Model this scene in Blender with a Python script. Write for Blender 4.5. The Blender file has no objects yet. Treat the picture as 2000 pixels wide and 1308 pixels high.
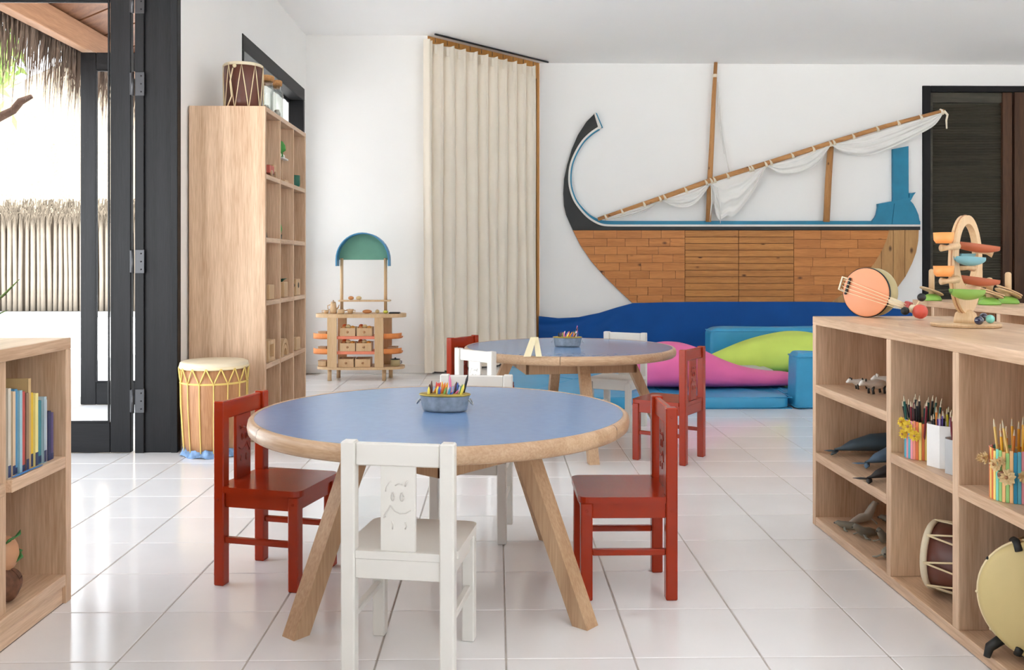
import bpy, math, random
from mathutils import Matrix, Vector
random.seed(7)
R = math.radians
scene = bpy.context.scene
COL = scene.collection

# ------------------------------------------------------------------ camera
F, VY, YAW, CH = 1780.0, 513.6, 0.0164, 1.2      # focal length in px of a 2000 px frame, horizon row, yaw, eye height
cd = bpy.data.cameras.new('camera'); cam = bpy.data.objects.new('camera', cd); COL.objects.link(cam)
cam.location = (0, 0, CH); cam.rotation_euler = (math.pi/2, 0, -YAW)
cd.sensor_width = 36; cd.lens = 36*F/2000; cd.shift_y = (VY-654)/2000; cd.clip_start = .05; cd.clip_end = 300
scene.camera = cam
# ------------------------------------------------------------------ light and exposure
w = bpy.data.worlds.new('sky'); scene.world = w; w.use_nodes = True
bg = w.node_tree.nodes['Background']; bg.inputs[0].default_value = (.87, .94, 1, 1); bg.inputs[1].default_value = 4.0
sd = bpy.data.lights.new('sun', 'SUN'); sd.energy = 34; sd.angle = R(2); sd.color = (1, 1, 1)
sun = bpy.data.objects.new('sun', sd); COL.objects.link(sun); sun.rotation_euler = (R(6), R(22), 0)
vs = scene.view_settings
vs.view_transform = 'Standard'; vs.look = 'None'; vs.gamma = 1; vs.use_curve_mapping = False; vs.exposure = 0.18
scene.cycles.use_denoising = True
scene.cycles.max_bounces = 14; scene.cycles.diffuse_bounces = 8; scene.cycles.transparent_max_bounces = 16
scene.cycles.sample_clamp_indirect = 8

# ------------------------------------------------------------------ pixel <-> place helpers (2000 x 1308 frame)
_c, _s = math.cos(YAW), math.sin(YAW)
def ray(px, py):
    x = (px-1000)/F
    return Vector((x*_c+_s, _c-x*_s, -(py-VY)/F))
def on_z(px, py, z=0.0):
    d = ray(px, py); return Vector((0, 0, CH)) + d*((z-CH)/d.z)
def on_y(px, py, Y):
    d = ray(px, py); return Vector((0, 0, CH)) + d*(Y/d.y)
def on_x(px, py, X):
    d = ray(px, py); return Vector((0, 0, CH)) + d*(X/d.x)

# ------------------------------------------------------------------ materials
def srgb(r, g, b):
    f = lambda v: (v/255/12.92) if v/255 <= .04045 else ((v/255+.055)/1.055)**2.4
    return (f(r), f(g), f(b), 1)
def newmat(name):
    m = bpy.data.materials.new(name); m.use_nodes = True
    return m, m.node_tree, m.node_tree.nodes['Principled BSDF']
def paint(name, col, rough=.5, spec=.5, metal=0, var=.06, vscale=9, bump=0, bscale=60, trans=0, coat=0):
    """plain colour with a faint uneven tone and optional fine relief"""
    m, nt, b = newmat(name); N, L = nt.nodes, nt.links
    b.inputs['Roughness'].default_value = rough; b.inputs['Metallic'].default_value = metal
    b.inputs['Specular IOR Level'].default_value = spec; b.inputs['Transmission Weight'].default_value = trans
    b.inputs['Coat Weight'].default_value = coat
    tc = N.new('ShaderNodeTexCoord'); nz = N.new('ShaderNodeTexNoise'); nz.inputs['Scale'].default_value = vscale; nz.inputs['Detail'].default_value = 4
    L.new(tc.outputs['Object'], nz.inputs['Vector'])
    r = N.new('ShaderNodeValToRGB'); e = r.color_ramp.elements
    e[0].color = tuple(c*(1-var) for c in col[:3])+(1,); e[1].color = tuple(min(1, c*(1+var)) for c in col[:3])+(1,)
    e[0].position = .3; e[1].position = .7
    L.new(nz.outputs['Fac'], r.inputs['Fac']); L.new(r.outputs['Color'], b.inputs['Base Color'])
    if bump:
        n2 = N.new('ShaderNodeTexNoise'); n2.inputs['Scale'].default_value = bscale; L.new(tc.outputs['Object'], n2.inputs['Vector'])
        bp = N.new('ShaderNodeBump'); bp.inputs['Strength'].default_value = bump; bp.inputs['Distance'].default_value = .01
        L.new(n2.outputs['Fac'], bp.inputs['Height']); L.new(bp.outputs['Normal'], b.inputs['Normal'])
    return m
def wood(name, light, dark, axis='z', rough=.45, scale=1.0, knots=0, contrast=1.0, spec=.4):
    m, nt, b = newmat(name); N, L = nt.nodes, nt.links
    b.inputs['Roughness'].default_value = rough; b.inputs['Specular IOR Level'].default_value = spec
    tc = N.new('ShaderNodeTexCoord'); mp = N.new('ShaderNodeMapping'); L.new(tc.outputs['Object'], mp.inputs['Vector'])
    s = [1, 1, 1]; s['xyz'.index(axis)] = .055
    mp.inputs['Scale'].default_value = [v*scale for v in s]
    geo = N.new('ShaderNodeObjectInfo'); off = N.new('ShaderNodeVectorMath'); off.operation = 'SCALE'; off.inputs['Scale'].default_value = 7
    cmb = N.new('ShaderNodeCombineXYZ')
    for k in range(3): L.new(geo.outputs['Random'], cmb.inputs[k])
    L.new(cmb.outputs[0], off.inputs[0]); L.new(off.outputs[0], mp.inputs['Location'])
    n1 = N.new('ShaderNodeTexNoise'); n1.inputs['Scale'].default_value = 5; n1.inputs['Detail'].default_value = 2; L.new(mp.outputs[0], n1.inputs['Vector'])
    mul = N.new('ShaderNodeMath'); mul.operation = 'MULTIPLY'; mul.inputs[1].default_value = 26; L.new(n1.outputs['Fac'], mul.inputs[0])
    sn = N.new('ShaderNodeMath'); sn.operation = 'SINE'; L.new(mul.outputs[0], sn.inputs[0])
    n2 = N.new('ShaderNodeTexNoise'); n2.inputs['Scale'].default_value = 150; n2.inputs['Detail'].default_value = 3; L.new(mp.outputs[0], n2.inputs['Vector'])
    a1 = N.new('ShaderNodeMath'); a1.operation = 'MULTIPLY_ADD'; a1.inputs[1].default_value = .13*contrast; a1.inputs[2].default_value = 0; L.new(sn.outputs[0], a1.inputs[0])
    a2 = N.new('ShaderNodeMath'); a2.operation = 'MULTIPLY_ADD'; a2.inputs[1].default_value = .9*contrast; L.new(n2.outputs['Fac'], a2.inputs[0]); L.new(a1.outputs[0], a2.inputs[2])
    rp = N.new('ShaderNodeValToRGB'); e = rp.color_ramp.elements; e[0].position = .12; e[1].position = .82; e[0].color = dark; e[1].color = light
    L.new(a2.outputs[0], rp.inputs['Fac']); out = rp.outputs['Color']
    if knots:
        v = N.new('ShaderNodeTexVoronoi'); v.inputs['Scale'].default_value = knots; v.inputs['Randomness'].default_value = 1
        mk = N.new('ShaderNodeMapping'); sk = [1, 1, 1]; sk['xyz'.index(axis)] = .55; mk.inputs['Scale'].default_value = sk
        L.new(tc.outputs['Object'], mk.inputs['Vector']); L.new(off.outputs[0], mk.inputs['Location']); L.new(mk.outputs[0], v.inputs['Vector'])
        kr = N.new('ShaderNodeValToRGB'); k = kr.color_ramp.elements; k[0].position = .05; k[1].position = .16; k[0].color = (.12, .06, .03, 1); k[1].color = (1, 1, 1, 1)
        L.new(v.outputs['Distance'], kr.inputs['Fac'])
        mx = N.new('ShaderNodeMix'); mx.data_type = 'RGBA'; mx.blend_type = 'MULTIPLY'; mx.inputs['Factor'].default_value = .85
        L.new(out, mx.inputs['A']); L.new(kr.outputs['Color'], mx.inputs['B']); out = mx.outputs['Result']
    L.new(out, b.inputs['Base Color'])
    bp = N.new('ShaderNodeBump'); bp.inputs['Strength'].default_value = .06; bp.inputs['Distance'].default_value = .004
    L.new(a2.outputs[0], bp.inputs['Height']); L.new(bp.outputs['Normal'], b.inputs['Normal'])
    return m
def pane_mat(name, tint=(1, 1, 1, 1), refl=0.0, rough=.1):
    m = bpy.data.materials.new(name); m.use_nodes = True; nt = m.node_tree; N, L = nt.nodes, nt.links
    N.remove(N['Principled BSDF']); o = N['Material Output']
    t = N.new('ShaderNodeBsdfTransparent'); t.inputs[0].default_value = tint; g = N.new('ShaderNodeBsdfGlossy'); g.inputs['Roughness'].default_value = rough
    lw = N.new('ShaderNodeLayerWeight'); pw = N.new('ShaderNodeMath'); pw.operation = 'POWER'; pw.inputs[1].default_value = 4; L.new(lw.outputs['Facing'], pw.inputs[0])
    fr = N.new('ShaderNodeMath'); fr.operation = 'MULTIPLY_ADD'; fr.inputs[1].default_value = .6; fr.inputs[2].default_value = refl; L.new(pw.outputs[0], fr.inputs[0])
    mx = N.new('ShaderNodeMixShader'); L.new(fr.outputs[0], mx.inputs[0]); L.new(t.outputs[0], mx.inputs[1]); L.new(g.outputs[0], mx.inputs[2]); L.new(mx.outputs[0], o.inputs[0])
    return m
M = {}
M['wall'] = paint('white_plaster', srgb(240, 239, 237), .8, .2, var=.012, vscale=1.5, bump=.02, bscale=80)
M['ceil'] = paint('ceiling_paint', srgb(249, 248, 247), .85, .2, var=.01, vscale=1)
M['trimw'] = paint('white_trim', srgb(238, 236, 232), .5, .4, var=.02)
M['tile'] = paint('glazed_tile', srgb(232, 231, 232), .13, .5, var=.035, vscale=2.2, bump=.012, bscale=14)
M['grout'] = paint('grout', srgb(176, 170, 164), .9, .1, var=.15, vscale=14)
oakL, oakD = srgb(230, 200, 170), srgb(184, 148, 116)
M['oak_z'] = wood('oak_upright_grain', oakL, oakD, 'z', .5)
M['oak_y'] = wood('oak_long_grain', oakL, oakD, 'y', .38)
M['oak_x'] = wood('oak_cross_grain', oakL, oakD, 'x', .45)
M['beech'] = wood('pale_beech', srgb(226, 198, 160), srgb(196, 160, 118), 'z', .45, contrast=.7)
M['tablew'] = wood('table_wood', srgb(204, 172, 138), srgb(166, 130, 98), 'z', .4)
M['tablerim'] = wood('table_rim_wood', srgb(208, 178, 146), srgb(172, 136, 104), 'x', .38)
M['blue'] = paint('blue_laminate', srgb(104, 136, 180), .2, .5, var=.03, vscale=30)
M['red'] = paint('red_lacquer', srgb(156, 44, 14), .22, .35, var=.05, vscale=6)
M['white'] = paint('white_lacquer', srgb(218, 215, 209), .3, .5, var=.02, vscale=5)
M['dark'] = wood('dark_stained_timber', srgb(34, 34, 36), srgb(16, 16, 18), 'z', .5, contrast=.8, spec=.22)
M['darkx'] = wood('dark_stained_timber_rail', srgb(34, 34, 36), srgb(16, 16, 18), 'x', .5, contrast=.8, spec=.22)
M['darky'] = wood('dark_stained_timber_head', srgb(34, 34, 36), srgb(16, 16, 18), 'y', .5, contrast=.8, spec=.22)
M['louvre'] = wood('dark_brown_louvre', srgb(84, 80, 68), srgb(50, 47, 40), 'x', .5)
M['brownwood'] = wood('brown_stile', srgb(92, 62, 42), srgb(58, 36, 24), 'z', .5)
M['steel'] = paint('dark_steel', srgb(70, 70, 72), .4, .5, metal=.8)
M['glass'] = pane_mat('window_glass')
M['darkglass'] = paint('dark_window_glass', srgb(40, 34, 22), .1, .5)
M['amber'] = wood('amber_frame_wood', srgb(216, 160, 88), srgb(178, 120, 60), 'z', .4)
M['curtain'] = paint('cream_curtain', srgb(236, 226, 210), .9, .1, var=.03, vscale=3, bump=.05, bscale=300)
M['hullw'] = wood('brown_hull_plank', srgb(222, 148, 80), srgb(172, 106, 50), 'x', .5, knots=7, contrast=.8)
M['hullw2'] = wood('golden_hull_plank', srgb(220, 152, 78), srgb(160, 102, 46), 'x', .5, knots=8, contrast=.8)
M['hull3'] = wood('pale_hull_board', srgb(204, 160, 104), srgb(164, 118, 70), 'z', .5, knots=6, contrast=.8)
M['hullb'] = paint('hull_backing_brown', srgb(110, 66, 34), .7)
M['black'] = paint('black_boat_paint', srgb(32, 34, 34), .5, .4)
M['teal'] = paint('teal_boat_paint', srgb(28, 124, 158), .45, .4, var=.08)
M['pole'] = wood('bamboo_pole', srgb(206, 152, 96), srgb(160, 108, 62), 'x', .5, knots=12)
M['polez'] = wood('pole_upright', srgb(204, 150, 94), srgb(158, 108, 62), 'z', .5, knots=12)
M['rope'] = paint('cotton_rope', srgb(232, 220, 200), .9, .1, bump=.2, bscale=200)
M['sail'] = paint('white_sailcloth', srgb(232, 230, 226), .85, .15, var=.02, bump=.04, bscale=250)
M['sea'] = paint('deep_blue_fabric', srgb(10, 76, 150), .65, .25, var=.07, vscale=4, bump=.05, bscale=200)
M['mat'] = paint('sky_blue_vinyl', srgb(58, 154, 200), .35, .45, var=.05, vscale=7, bump=.03, bscale=30)
M['pink'] = paint('pink_stretch_fabric', srgb(230, 108, 166), .55, .3, var=.05, vscale=4)
M['lime'] = paint('lime_stretch_fabric', srgb(204, 226, 104), .6, .3, var=.05, vscale=4)
M['greyc'] = paint('pale_grey_vinyl', srgb(190, 190, 186), .4, .4)
M['drumbrown'] = paint('dark_brown_lacquer', srgb(96, 52, 40), .35, .5, var=.18, vscale=6)
M['drumwood'] = wood('reddish_drum_wood', srgb(198, 150, 108), srgb(156, 106, 68), 'z', .4)
M['skin'] = paint('drum_skin', srgb(226, 212, 184), .5, .4, var=.05)
M['skiny'] = paint('yellow_drum_skin', srgb(206, 186, 130), .4, .4, var=.07, vscale=5)
M['cord'] = paint('cream_cord', srgb(236, 218, 180), .8, .2)
M['cordy'] = paint('straw_cord', srgb(228, 200, 120), .8, .2)
M['ragb'] = paint('blue_white_rag', srgb(120, 148, 184), .9, .1, var=.6, vscale=22)
M['cork'] = paint('cork', srgb(190, 140, 92), .8, .2, var=.2, vscale=60)
M['jar'] = pane_mat('jar_glass', (.88, .9, .89, 1), .12, .08)
M['shells'] = paint('pale_shells', srgb(214, 206, 190), .6, .3, var=.3, vscale=60)
M['tin'] = paint('galvanised_tin', srgb(170, 176, 180), .4, .5, metal=.6, var=.2, vscale=40)
M['thatch'] = paint('sunlit_thatch', srgb(104, 95, 82), .95, .05, var=.22, vscale=18, bump=.7, bscale=24)
M['straw'] = paint('dry_palm_straw', srgb(120, 104, 92), .9, .1, var=.3, vscale=6)
M['strawl'] = paint('pale_straw', srgb(80, 72, 62), .9, .1, var=.3, vscale=6)
M['stick'] = paint('bleached_stick', srgb(140, 130, 118), .8, .2, var=.12, vscale=3)
M['beam'] = wood('veranda_beam', srgb(176, 134, 102), srgb(140, 102, 76), 'y', .6)
M['soffit'] = wood('soffit_board', srgb(146, 100, 68), srgb(104, 66, 44), 'x', .6)
M['sand'] = paint('white_sand', srgb(226, 225, 222), .95, .05, var=.06, vscale=.8, bump=.2, bscale=3)
M['leaf'] = paint('tree_leaves', srgb(126, 160, 76), .6, .3, var=.3, vscale=2)
M['bark'] = paint('tree_bark', srgb(44, 31, 24), .9, .1, var=.3)
M['aloe'] = paint('aloe_leaf', srgb(96, 120, 62), .4, .4, var=.2, vscale=12)
M['terra'] = paint('terracotta', srgb(186, 106, 72), .8, .2)
def plain(name, r, g, b, rough=.45, **k):
    if name not in M: M[name] = paint(name, srgb(r, g, b), rough, **k)
    return M[name]

# ------------------------------------------------------------------ mesh builder
class MB:
    def __init__(s, mtx=None): s.v = []; s.f = []; s.sm = []; s.m = mtx or Matrix.Identity(4)
    def add(s, vs, fs, smooth=False, mtx=None):
        m = s.m @ mtx if mtx is not None else s.m
        b = len(s.v); s.v += [tuple(m @ Vector(p)) for p in vs]; s.f += [tuple(b+i for i in f) for f in fs]; s.sm += [smooth]*len(fs); return s
    def box(s, x0, x1, y0, y1, z0, z1, b=.003, mtx=None):
        """box with chamfered edges"""
        if b <= 0:
            vs = [(x, y, z) for x in (x0, x1) for y in (y0, y1) for z in (z0, z1)]
            return s.add(vs, [(0, 1, 3, 2), (4, 6, 7, 5), (0, 4, 5, 1), (2, 3, 7, 6), (0, 2, 6, 4), (1, 5, 7, 3)], mtx=mtx)
        b = min(b, (x1-x0)*.45, (y1-y0)*.45, (z1-z0)*.45)
        X, Y, Z = (x0, x1), (y0, y1), (z0, z1); sg = (1, -1); vs = []; ix = {}
        for i in (0, 1):
            for j in (0, 1):
                for k in (0, 1):
                    px, py, pz = X[i], Y[j], Z[k]; bx, by, bz = sg[i]*b, sg[j]*b, sg[k]*b
                    ix[i, j, k, 0] = len(vs); vs.append((px, py+by, pz+bz))
                    ix[i, j, k, 1] = len(vs); vs.append((px+bx, py, pz+bz))
                    ix[i, j, k, 2] = len(vs); vs.append((px+bx, py+by, pz))
        q = lambda *a: tuple(ix[t] for t in a); fs = []
        for i in (0, 1):
            f = q((i,0,0,0), (i,1,0,0), (i,1,1,0), (i,0,1,0)); fs.append(f if i else f[::-1])
            f = q((0,i,0,1), (0,i,1,1), (1,i,1,1), (1,i,0,1)); fs.append(f if i else f[::-1])
            f = q((0,0,i,2), (1,0,i,2), (1,1,i,2), (0,1,i,2)); fs.append(f if i else f[::-1])
        for i in (0, 1):
            for j in (0, 1):
                f = q((0,i,j,1), (1,i,j,1), (1,i,j,2), (0,i,j,2)); fs.append(f)
                f = q((i,0,j,0), (i,1,j,0), (i,1,j,2), (i,0,j,2)); fs.append(f)
                f = q((i,j,0,0), (i,j,1,0), (i,j,1,1), (i,j,0,1)); fs.append(f)
                for k in (0, 1): fs.append(q((i,j,k,0), (i,j,k,1), (i,j,k,2)))
        return s.add(vs, fs, mtx=mtx)
    def prism(s, poly, d0, d1, plane='xz', mtx=None):
        """polygon in a plane, extruded along the third axis"""
        n = len(poly)
        P = {'xz': lambda a, b, d: (a, d, b), 'xy': lambda a, b, d: (a, b, d), 'yz': lambda a, b, d: (d, a, b)}[plane]
        vs = [P(a, b, d0) for a, b in poly]+[P(a, b, d1) for a, b in poly]
        fs = [tuple(range(n)), tuple(range(2*n-1, n-1, -1))]+[(i, n+i, n+(i+1) % n, (i+1) % n) for i in range(n)]
        return s.add(vs, fs, mtx=mtx)
    def tube(s, pts, r, seg=8, cap=True, smooth=True, mtx=None, flat=1.0):
        pts = [Vector(p) for p in pts]; n = len(pts); rr = r if isinstance(r, (list, tuple)) else [r]*n; vs = []; up = None
        for i, p in enumerate(pts):
            t = (pts[min(i+1, n-1)]-pts[max(i-1, 0)]).normalized()
            if up is None: up = Vector((0, 0, 1)) if abs(t.z) < .9 else Vector((1, 0, 0))
            a = t.cross(up)
            if a.length < 1e-5: a = t.cross(Vector((1, .3, 0)))
            a.normalize(); bb = a.cross(t).normalized(); up = bb
            for k in range(seg):
                an = 2*math.pi*k/seg; vs.append(p+(a*math.cos(an)+bb*math.sin(an)*flat)*rr[i])
        fs = [(i*seg+k, i*seg+(k+1) % seg, (i+1)*seg+(k+1) % seg, (i+1)*seg+k) for i in range(n-1) for k in range(seg)]
        if cap: fs += [tuple(range(seg-1, -1, -1)), tuple((n-1)*seg+k for k in range(seg))]
        return s.add(vs, fs, smooth, mtx)
    def lathe(s, prof, seg=24, smooth=True, mtx=None, sx=1, sy=1, a0=0, a1=360):
        full = abs(a1-a0-360) < 1e-6; k2 = seg if full else seg+1; vs = []
        for r, z in prof:
            for k in range(k2):
                a = R(a0+(a1-a0)*k/seg); vs.append((r*math.cos(a)*sx, r*math.sin(a)*sy, z))
        fs = []
        for i in range(len(prof)-1):
            for k in range(seg):
                k1 = (k+1) % k2; fs.append((i*k2+k, i*k2+k1, (i+1)*k2+k1, (i+1)*k2+k))
        if full:
            if prof[0][0] > 1e-6: fs.append(tuple(range(k2-1, -1, -1)))
            if prof[-1][0] > 1e-6: fs.append(tuple((len(prof)-1)*k2+k for k in range(k2)))
        return s.add(vs, fs, smooth, mtx)
    def ball(s, c, r, seg=14, rings=8, mtx=None):
        c = Vector(c); rx, ry, rz = r if isinstance(r, (list, tuple)) else (r, r, r); vs = []; fs = []
        for i in range(rings+1):
            t = math.pi*i/rings
            for k in range(seg):
                a = 2*math.pi*k/seg; vs.append((c.x+rx*math.sin(t)*math.cos(a), c.y+ry*math.sin(t)*math.sin(a), c.z-rz*math.cos(t)))
        for i in range(rings):
            for k in range(seg): fs.append((i*seg+k, i*seg+(k+1) % seg, (i+1)*seg+(k+1) % seg, (i+1)*seg+k))
        return s.add(vs, fs, True, mtx)
    def grid(s, fn, nu, nv, smooth=True, mtx=None):
        vs = [fn(i/nu, j/nv) for j in range(nv+1) for i in range(nu+1)]
        fs = [(j*(nu+1)+i, j*(nu+1)+i+1, (j+1)*(nu+1)+i+1, (j+1)*(nu+1)+i) for j in range(nv) for i in range(nu)]
        return s.add(vs, fs, smooth, mtx)
    def mesh(s, name, mat):
        me = bpy.data.meshes.new(name); me.from_pydata(s.v, [], s.f); me.polygons.foreach_set('use_smooth', s.sm); me.materials.append(mat)
        import bmesh
        bm = bmesh.new(); bm.from_mesh(me); bmesh.ops.remove_doubles(bm, verts=bm.verts, dist=1e-6); bmesh.ops.recalc_face_normals(bm, faces=bm.faces); bm.to_mesh(me); bm.free()
        return me
    def build(s, name, mat, parent=None, label=None):
        if isinstance(mat, str): mat = M[mat]
        o = bpy.data.objects.new(name, s.mesh(name, mat)); COL.objects.link(o)
        if parent is not None: o.parent = parent
        if label: o['label'] = label
        return o
def tag(o, label=None, cat=None, group=None, kind=None):
    if label: o['label'] = label
    if cat: o['category'] = cat
    if group: o['group'] = group
    if kind: o['kind'] = kind
    return o
def thing(name, label, cat, loc=(0, 0, 0), rz=0, group=None, rot=None):
    o = bpy.data.objects.new(name, None); o.empty_display_size = .05; COL.objects.link(o); o.location = loc
    o.rotation_euler = rot if rot else (0, 0, R(rz)); return tag(o, label, cat, group)
def place(o, loc, rz=0, rot=None):
    o.location = loc; o.rotation_euler = rot if rot else (0, 0, R(rz)); return o
def copy_tree(o, parent=None):
    c = o.copy(); COL.objects.link(c); c.parent = parent
    if parent is not None: c.matrix_parent_inverse = o.matrix_parent_inverse.copy()
    for ch in [x for x in bpy.data.objects if x.parent == o]: copy_tree(ch, c)
    return c
def struct(name, mb, mat, parent=None, label=None):
    o = mb.build(name, mat, parent, label)
    if parent is None: o['kind'] = 'structure'
    return o
def part(name, mat, parent, *boxes, b=.003, label=None):
    m = MB()
    for bx in boxes: m.box(*bx, b=b)
    return m.build(name, mat, parent, label)
def rotz(a): return Matrix.Rotation(R(a), 4, 'Z')
def tr(x, y, z): return Matrix.Translation((x, y, z))
def frame_to(axis):
    """matrix turning local +z onto an axis"""
    return Vector((0, 0, 1)).rotation_difference(Vector(axis).normalized()).to_matrix().to_4x4()

# ================================================================== the room
HC = 3.68                       # ceiling
XL, XLO = -2.08, -2.275          # left wall, inner and outer face
YB, YW = 9.96, 11.3             # back-left wall, boat wall
XR, YF = 7.4, -2.5              # right wall, wall behind the camera
A_ = on_y(835, 500, YB).x       # diagonal wall runs from here ...
B_ = on_y(1054, 500, YW).x      # ... to here
ROOM = 'structure'
struct('ceiling', MB().box(XLO, XR+.2, YF-.2, YW+.3, HC, HC+.2, b=0), 'ceil')
# left wall: pieces around two door openings
O1a, O1b, O2a, O2b, OT = .9, 5.87, 7.48, 9.84, 3.07
m = MB()
m.box(XLO, XL, YF, O1a, 0, HC, b=0); m.box(XLO, XL, O1a, O1b, OT, HC, b=0); m.box(XLO, XL, O1b, O2a, 0, HC, b=0)
m.box(XLO, XL, O2a, O2b, OT, HC, b=0); m.box(XLO, XL, O2b, YB+.2, 0, HC, b=0)
struct('wall_left', m, 'wall')
m = MB(); m.prism([(XLO, YB), (A_, YB), (A_, YB+.1), (XLO, YB+.1)], 0, HC, 'xy'); struct('wall_back', m, 'wall')
DW0 = on_y(1801, 300, YW).x; DWT = on_y(1900, 168, YW).z; DW1 = DW0+1.62
m = MB(); m.box(B_, DW0, YW, YW+.2, 0, HC, b=0); m.box(DW0, DW1, YW, YW+.2, DWT, HC, b=0); m.box(DW1, XR, YW, YW+.2, 0, HC, b=0)
struct('wall_boat', m, 'wall')
m = MB(); m.box(XR, XR+.2, YF, YW+.2, 0, HC, b=0); struct('wall_right', m, 'wall')
m = MB(); FW = (2.4, 6.8, .4, 3.0)  # window opening added in this unseen wall to let in front light
m.box(XLO, FW[0], YF-.2, YF, 0, HC, b=0); m.box(FW[1], XR, YF-.2, YF, 0, HC, b=0); m.box(FW[0], FW[1], YF-.2, YF, 0, FW[2], b=0); m.box(FW[0], FW[1], YF-.2, YF, FW[3], HC, b=0)
struct('wall_front', m, 'wall')
# diagonal wall: amber wooden window behind the curtain
dx, dy = B_-A_, YW-YB; DL = math.hypot(dx, dy); DM = tr(A_, YB, 0) @ Matrix.Rotation(math.atan2(dy, dx), 4, 'Z')   # local x along the wall, -y into the room
wd = MB(DM); wd.box(0, DL, .1, .14, 0, HC, b=0); wdo = struct('window_1', wd, 'darkglass')
MB(DM).box(0, .06, 0, .1, 0, HC).build('window_frame', 'amber', wdo); MB(DM).box(DL-.05, DL, 0, .1, 0, HC).build('window_frame', 'amber', wdo)
MB(DM).box(.06, DL-.05, 0, .1, HC-.2, HC).build('window_frame', 'amber', wdo); MB(DM).box(DL*.48, DL*.52, .02, .1, 0, HC-.2).build('window_frame', 'amber', wdo)
# white baseboards
bb = lambda n, *a: struct(n, MB().box(*a, b=.004), 'trimw')
bb('baseboard_left', XL, XL+.015, O1b+.014, O2a, 0, .11)
bb('baseboard_back', XL, A_-.01, YB-.015, YB, 0, .1)
bb('baseboard_boat', B_+.02, DW0-.01, YW-.012, YW, 0, .1)
# dark timber lining of the two door openings
tj = struct('trim_1', MB().box(XLO-.01, XL+.055, O1b-.062, O1b+.006, 0, OT+.02, b=.006), 'dark')
MB().box(XLO-.012, XLO+.045, O1b-.078, O1b-.062, 0, OT, b=.003).build('door_stop', 'dark', tj)
MB().box(XL+.015, XL+.058, O1b-.07, O1b-.058, 0, OT, b=.003).build('bead', 'dark', tj)
MB().box(XLO-.01, XL+.055, O1a, O1b-.062, OT-.13, OT, b=.004).build('head_board', 'darky', tj)
tj2 = struct('trim_2', MB().box(XLO-.01, XL+.008, O2a-.012, O2b+.012, OT-.13, OT+.005, b=.004), 'darky')
MB().box(XLO-.01, XL+.008, O2b-.06, O2b+.012, 0, OT-.13, b=.004).build('side_board', 'dark', tj2)
MB().box(XLO-.01, XL+.008, O2a-.012, O2a+.03, 0, OT-.13, b=.004).build('side_board', 'dark', tj2)
# opened glazed leaves, square to the wall
def door_leaf(name, Y, x1, W, Hh, label):
    x0 = x1-W; st = .13
    o = struct(name, MB().box(x1-st, x1, Y-.022, Y+.022, .004, Hh, b=.005), 'dark'); tag(o, label)
    MB().box(x0, x0+st, Y-.022, Y+.022, .004, Hh, b=.005).build('stile', 'dark', o)
    MB().box(x0+st, x1-st, Y-.02, Y+.02, .004, .195, b=.005).build('bottom_rail', 'darkx', o)
    MB().box(x0+st, x1-st, Y-.02, Y+.02, Hh-.15, Hh, b=.005).build('top_rail', 'darkx', o)
    MB().box(x0+st-.004, x1-st+.004, Y-.004, Y+.004, .192, Hh-.147, b=0).build('pane', 'glass', o)
    g = MB()
    for a in (x0+st, x1-st-.012): g.box(a, a+.012, Y-.03, Y-.02, .195, Hh-.15, b=.002)
    for z in (.195, Hh-.162): g.box(x0+st+.012, x1-st-.012, Y-.03, Y-.02, z, z+.012, b=.002)
    g.build('glazing_bead', 'dark', o)
    return o
d1 = door_leaf('door_1', 5.81, XLO-.035, 1.24, 3.0, 'dark timber door leaf with tall glass pane, folded open beside post')
d2 = door_leaf('door_2', 7.78, XLO-.035, 1.21, 2.98, 'farther glazed dark door leaf seen through the nearer pane')
for z in (.33, 1.21, 2.33, 2.85):
    h = MB(); h.box(XLO-.008, XLO+.05, O1b-.085, O1b-.078, z-.075, z+.075, b=.002)
    h.tube([(XLO-.022, O1b-.085, z-.075), (XLO-.022, O1b-.085, z+.075)], .009, 10)
    h.box(XLO-.04, XLO-.02, O1b-.088, O1b-.082, z-.07, z+.07, b=.001)
    hg = h.build('hinge', 'steel', tj)
    sc = MB()
    for q in (-.05, 0, .05): sc.lathe([(.005, 0), (.005, .002), (0, .003)], 8, mtx=tr(XLO+.03, O1b-.085, z+q) @ Matrix.Rotation(R(90), 4, 'X'))
    sc.build('screws', 'dark', hg)
# sheer white blind added to dim daylight through the second opening
bl = bpy.data.materials.new('added_sheer_blind'); bl.use_nodes = True; nt_ = bl.node_tree; nt_.nodes.remove(nt_.nodes['Principled BSDF'])
d_ = nt_.nodes.new('ShaderNodeBsdfDiffuse'); d_.inputs[0].default_value = (.85, .85, .85, 1); t_ = nt_.nodes.new('ShaderNodeBsdfTranslucent'); t_.inputs[0].default_value = (.8, .8, .8, 1)
x_ = nt_.nodes.new('ShaderNodeMixShader'); x_.inputs[0].default_value = .5; nt_.links.new(d_.outputs[0], x_.inputs[1]); nt_.links.new(t_.outputs[0], x_.inputs[2]); p_ = nt_.nodes.new('ShaderNodeBsdfTransparent'); y_ = nt_.nodes.new('ShaderNodeMixShader'); y_.inputs[0].default_value = .2; nt_.links.new(x_.outputs[0], y_.inputs[1]); nt_.links.new(p_.outputs[0], y_.inputs[2]); nt_.links.new(y_.outputs[0], nt_.nodes['Material Output'].inputs[0])
wb = struct('added_blind', MB().grid(lambda u, v: (XLO+.05+.006*math.sin(u*50), O2a+.03+(O2b-O2a-.09)*u, .03+v*(OT-.17)), 100, 6), bl); tag(wb, 'added white sheer blind dimming the second door opening')
MB().tube([(XLO+.05, O2a+.03, OT-.145), (XLO+.05, O2b-.06, OT-.145)], .015, 8).build('added_blind_rail', 'steel', wb)
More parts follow.
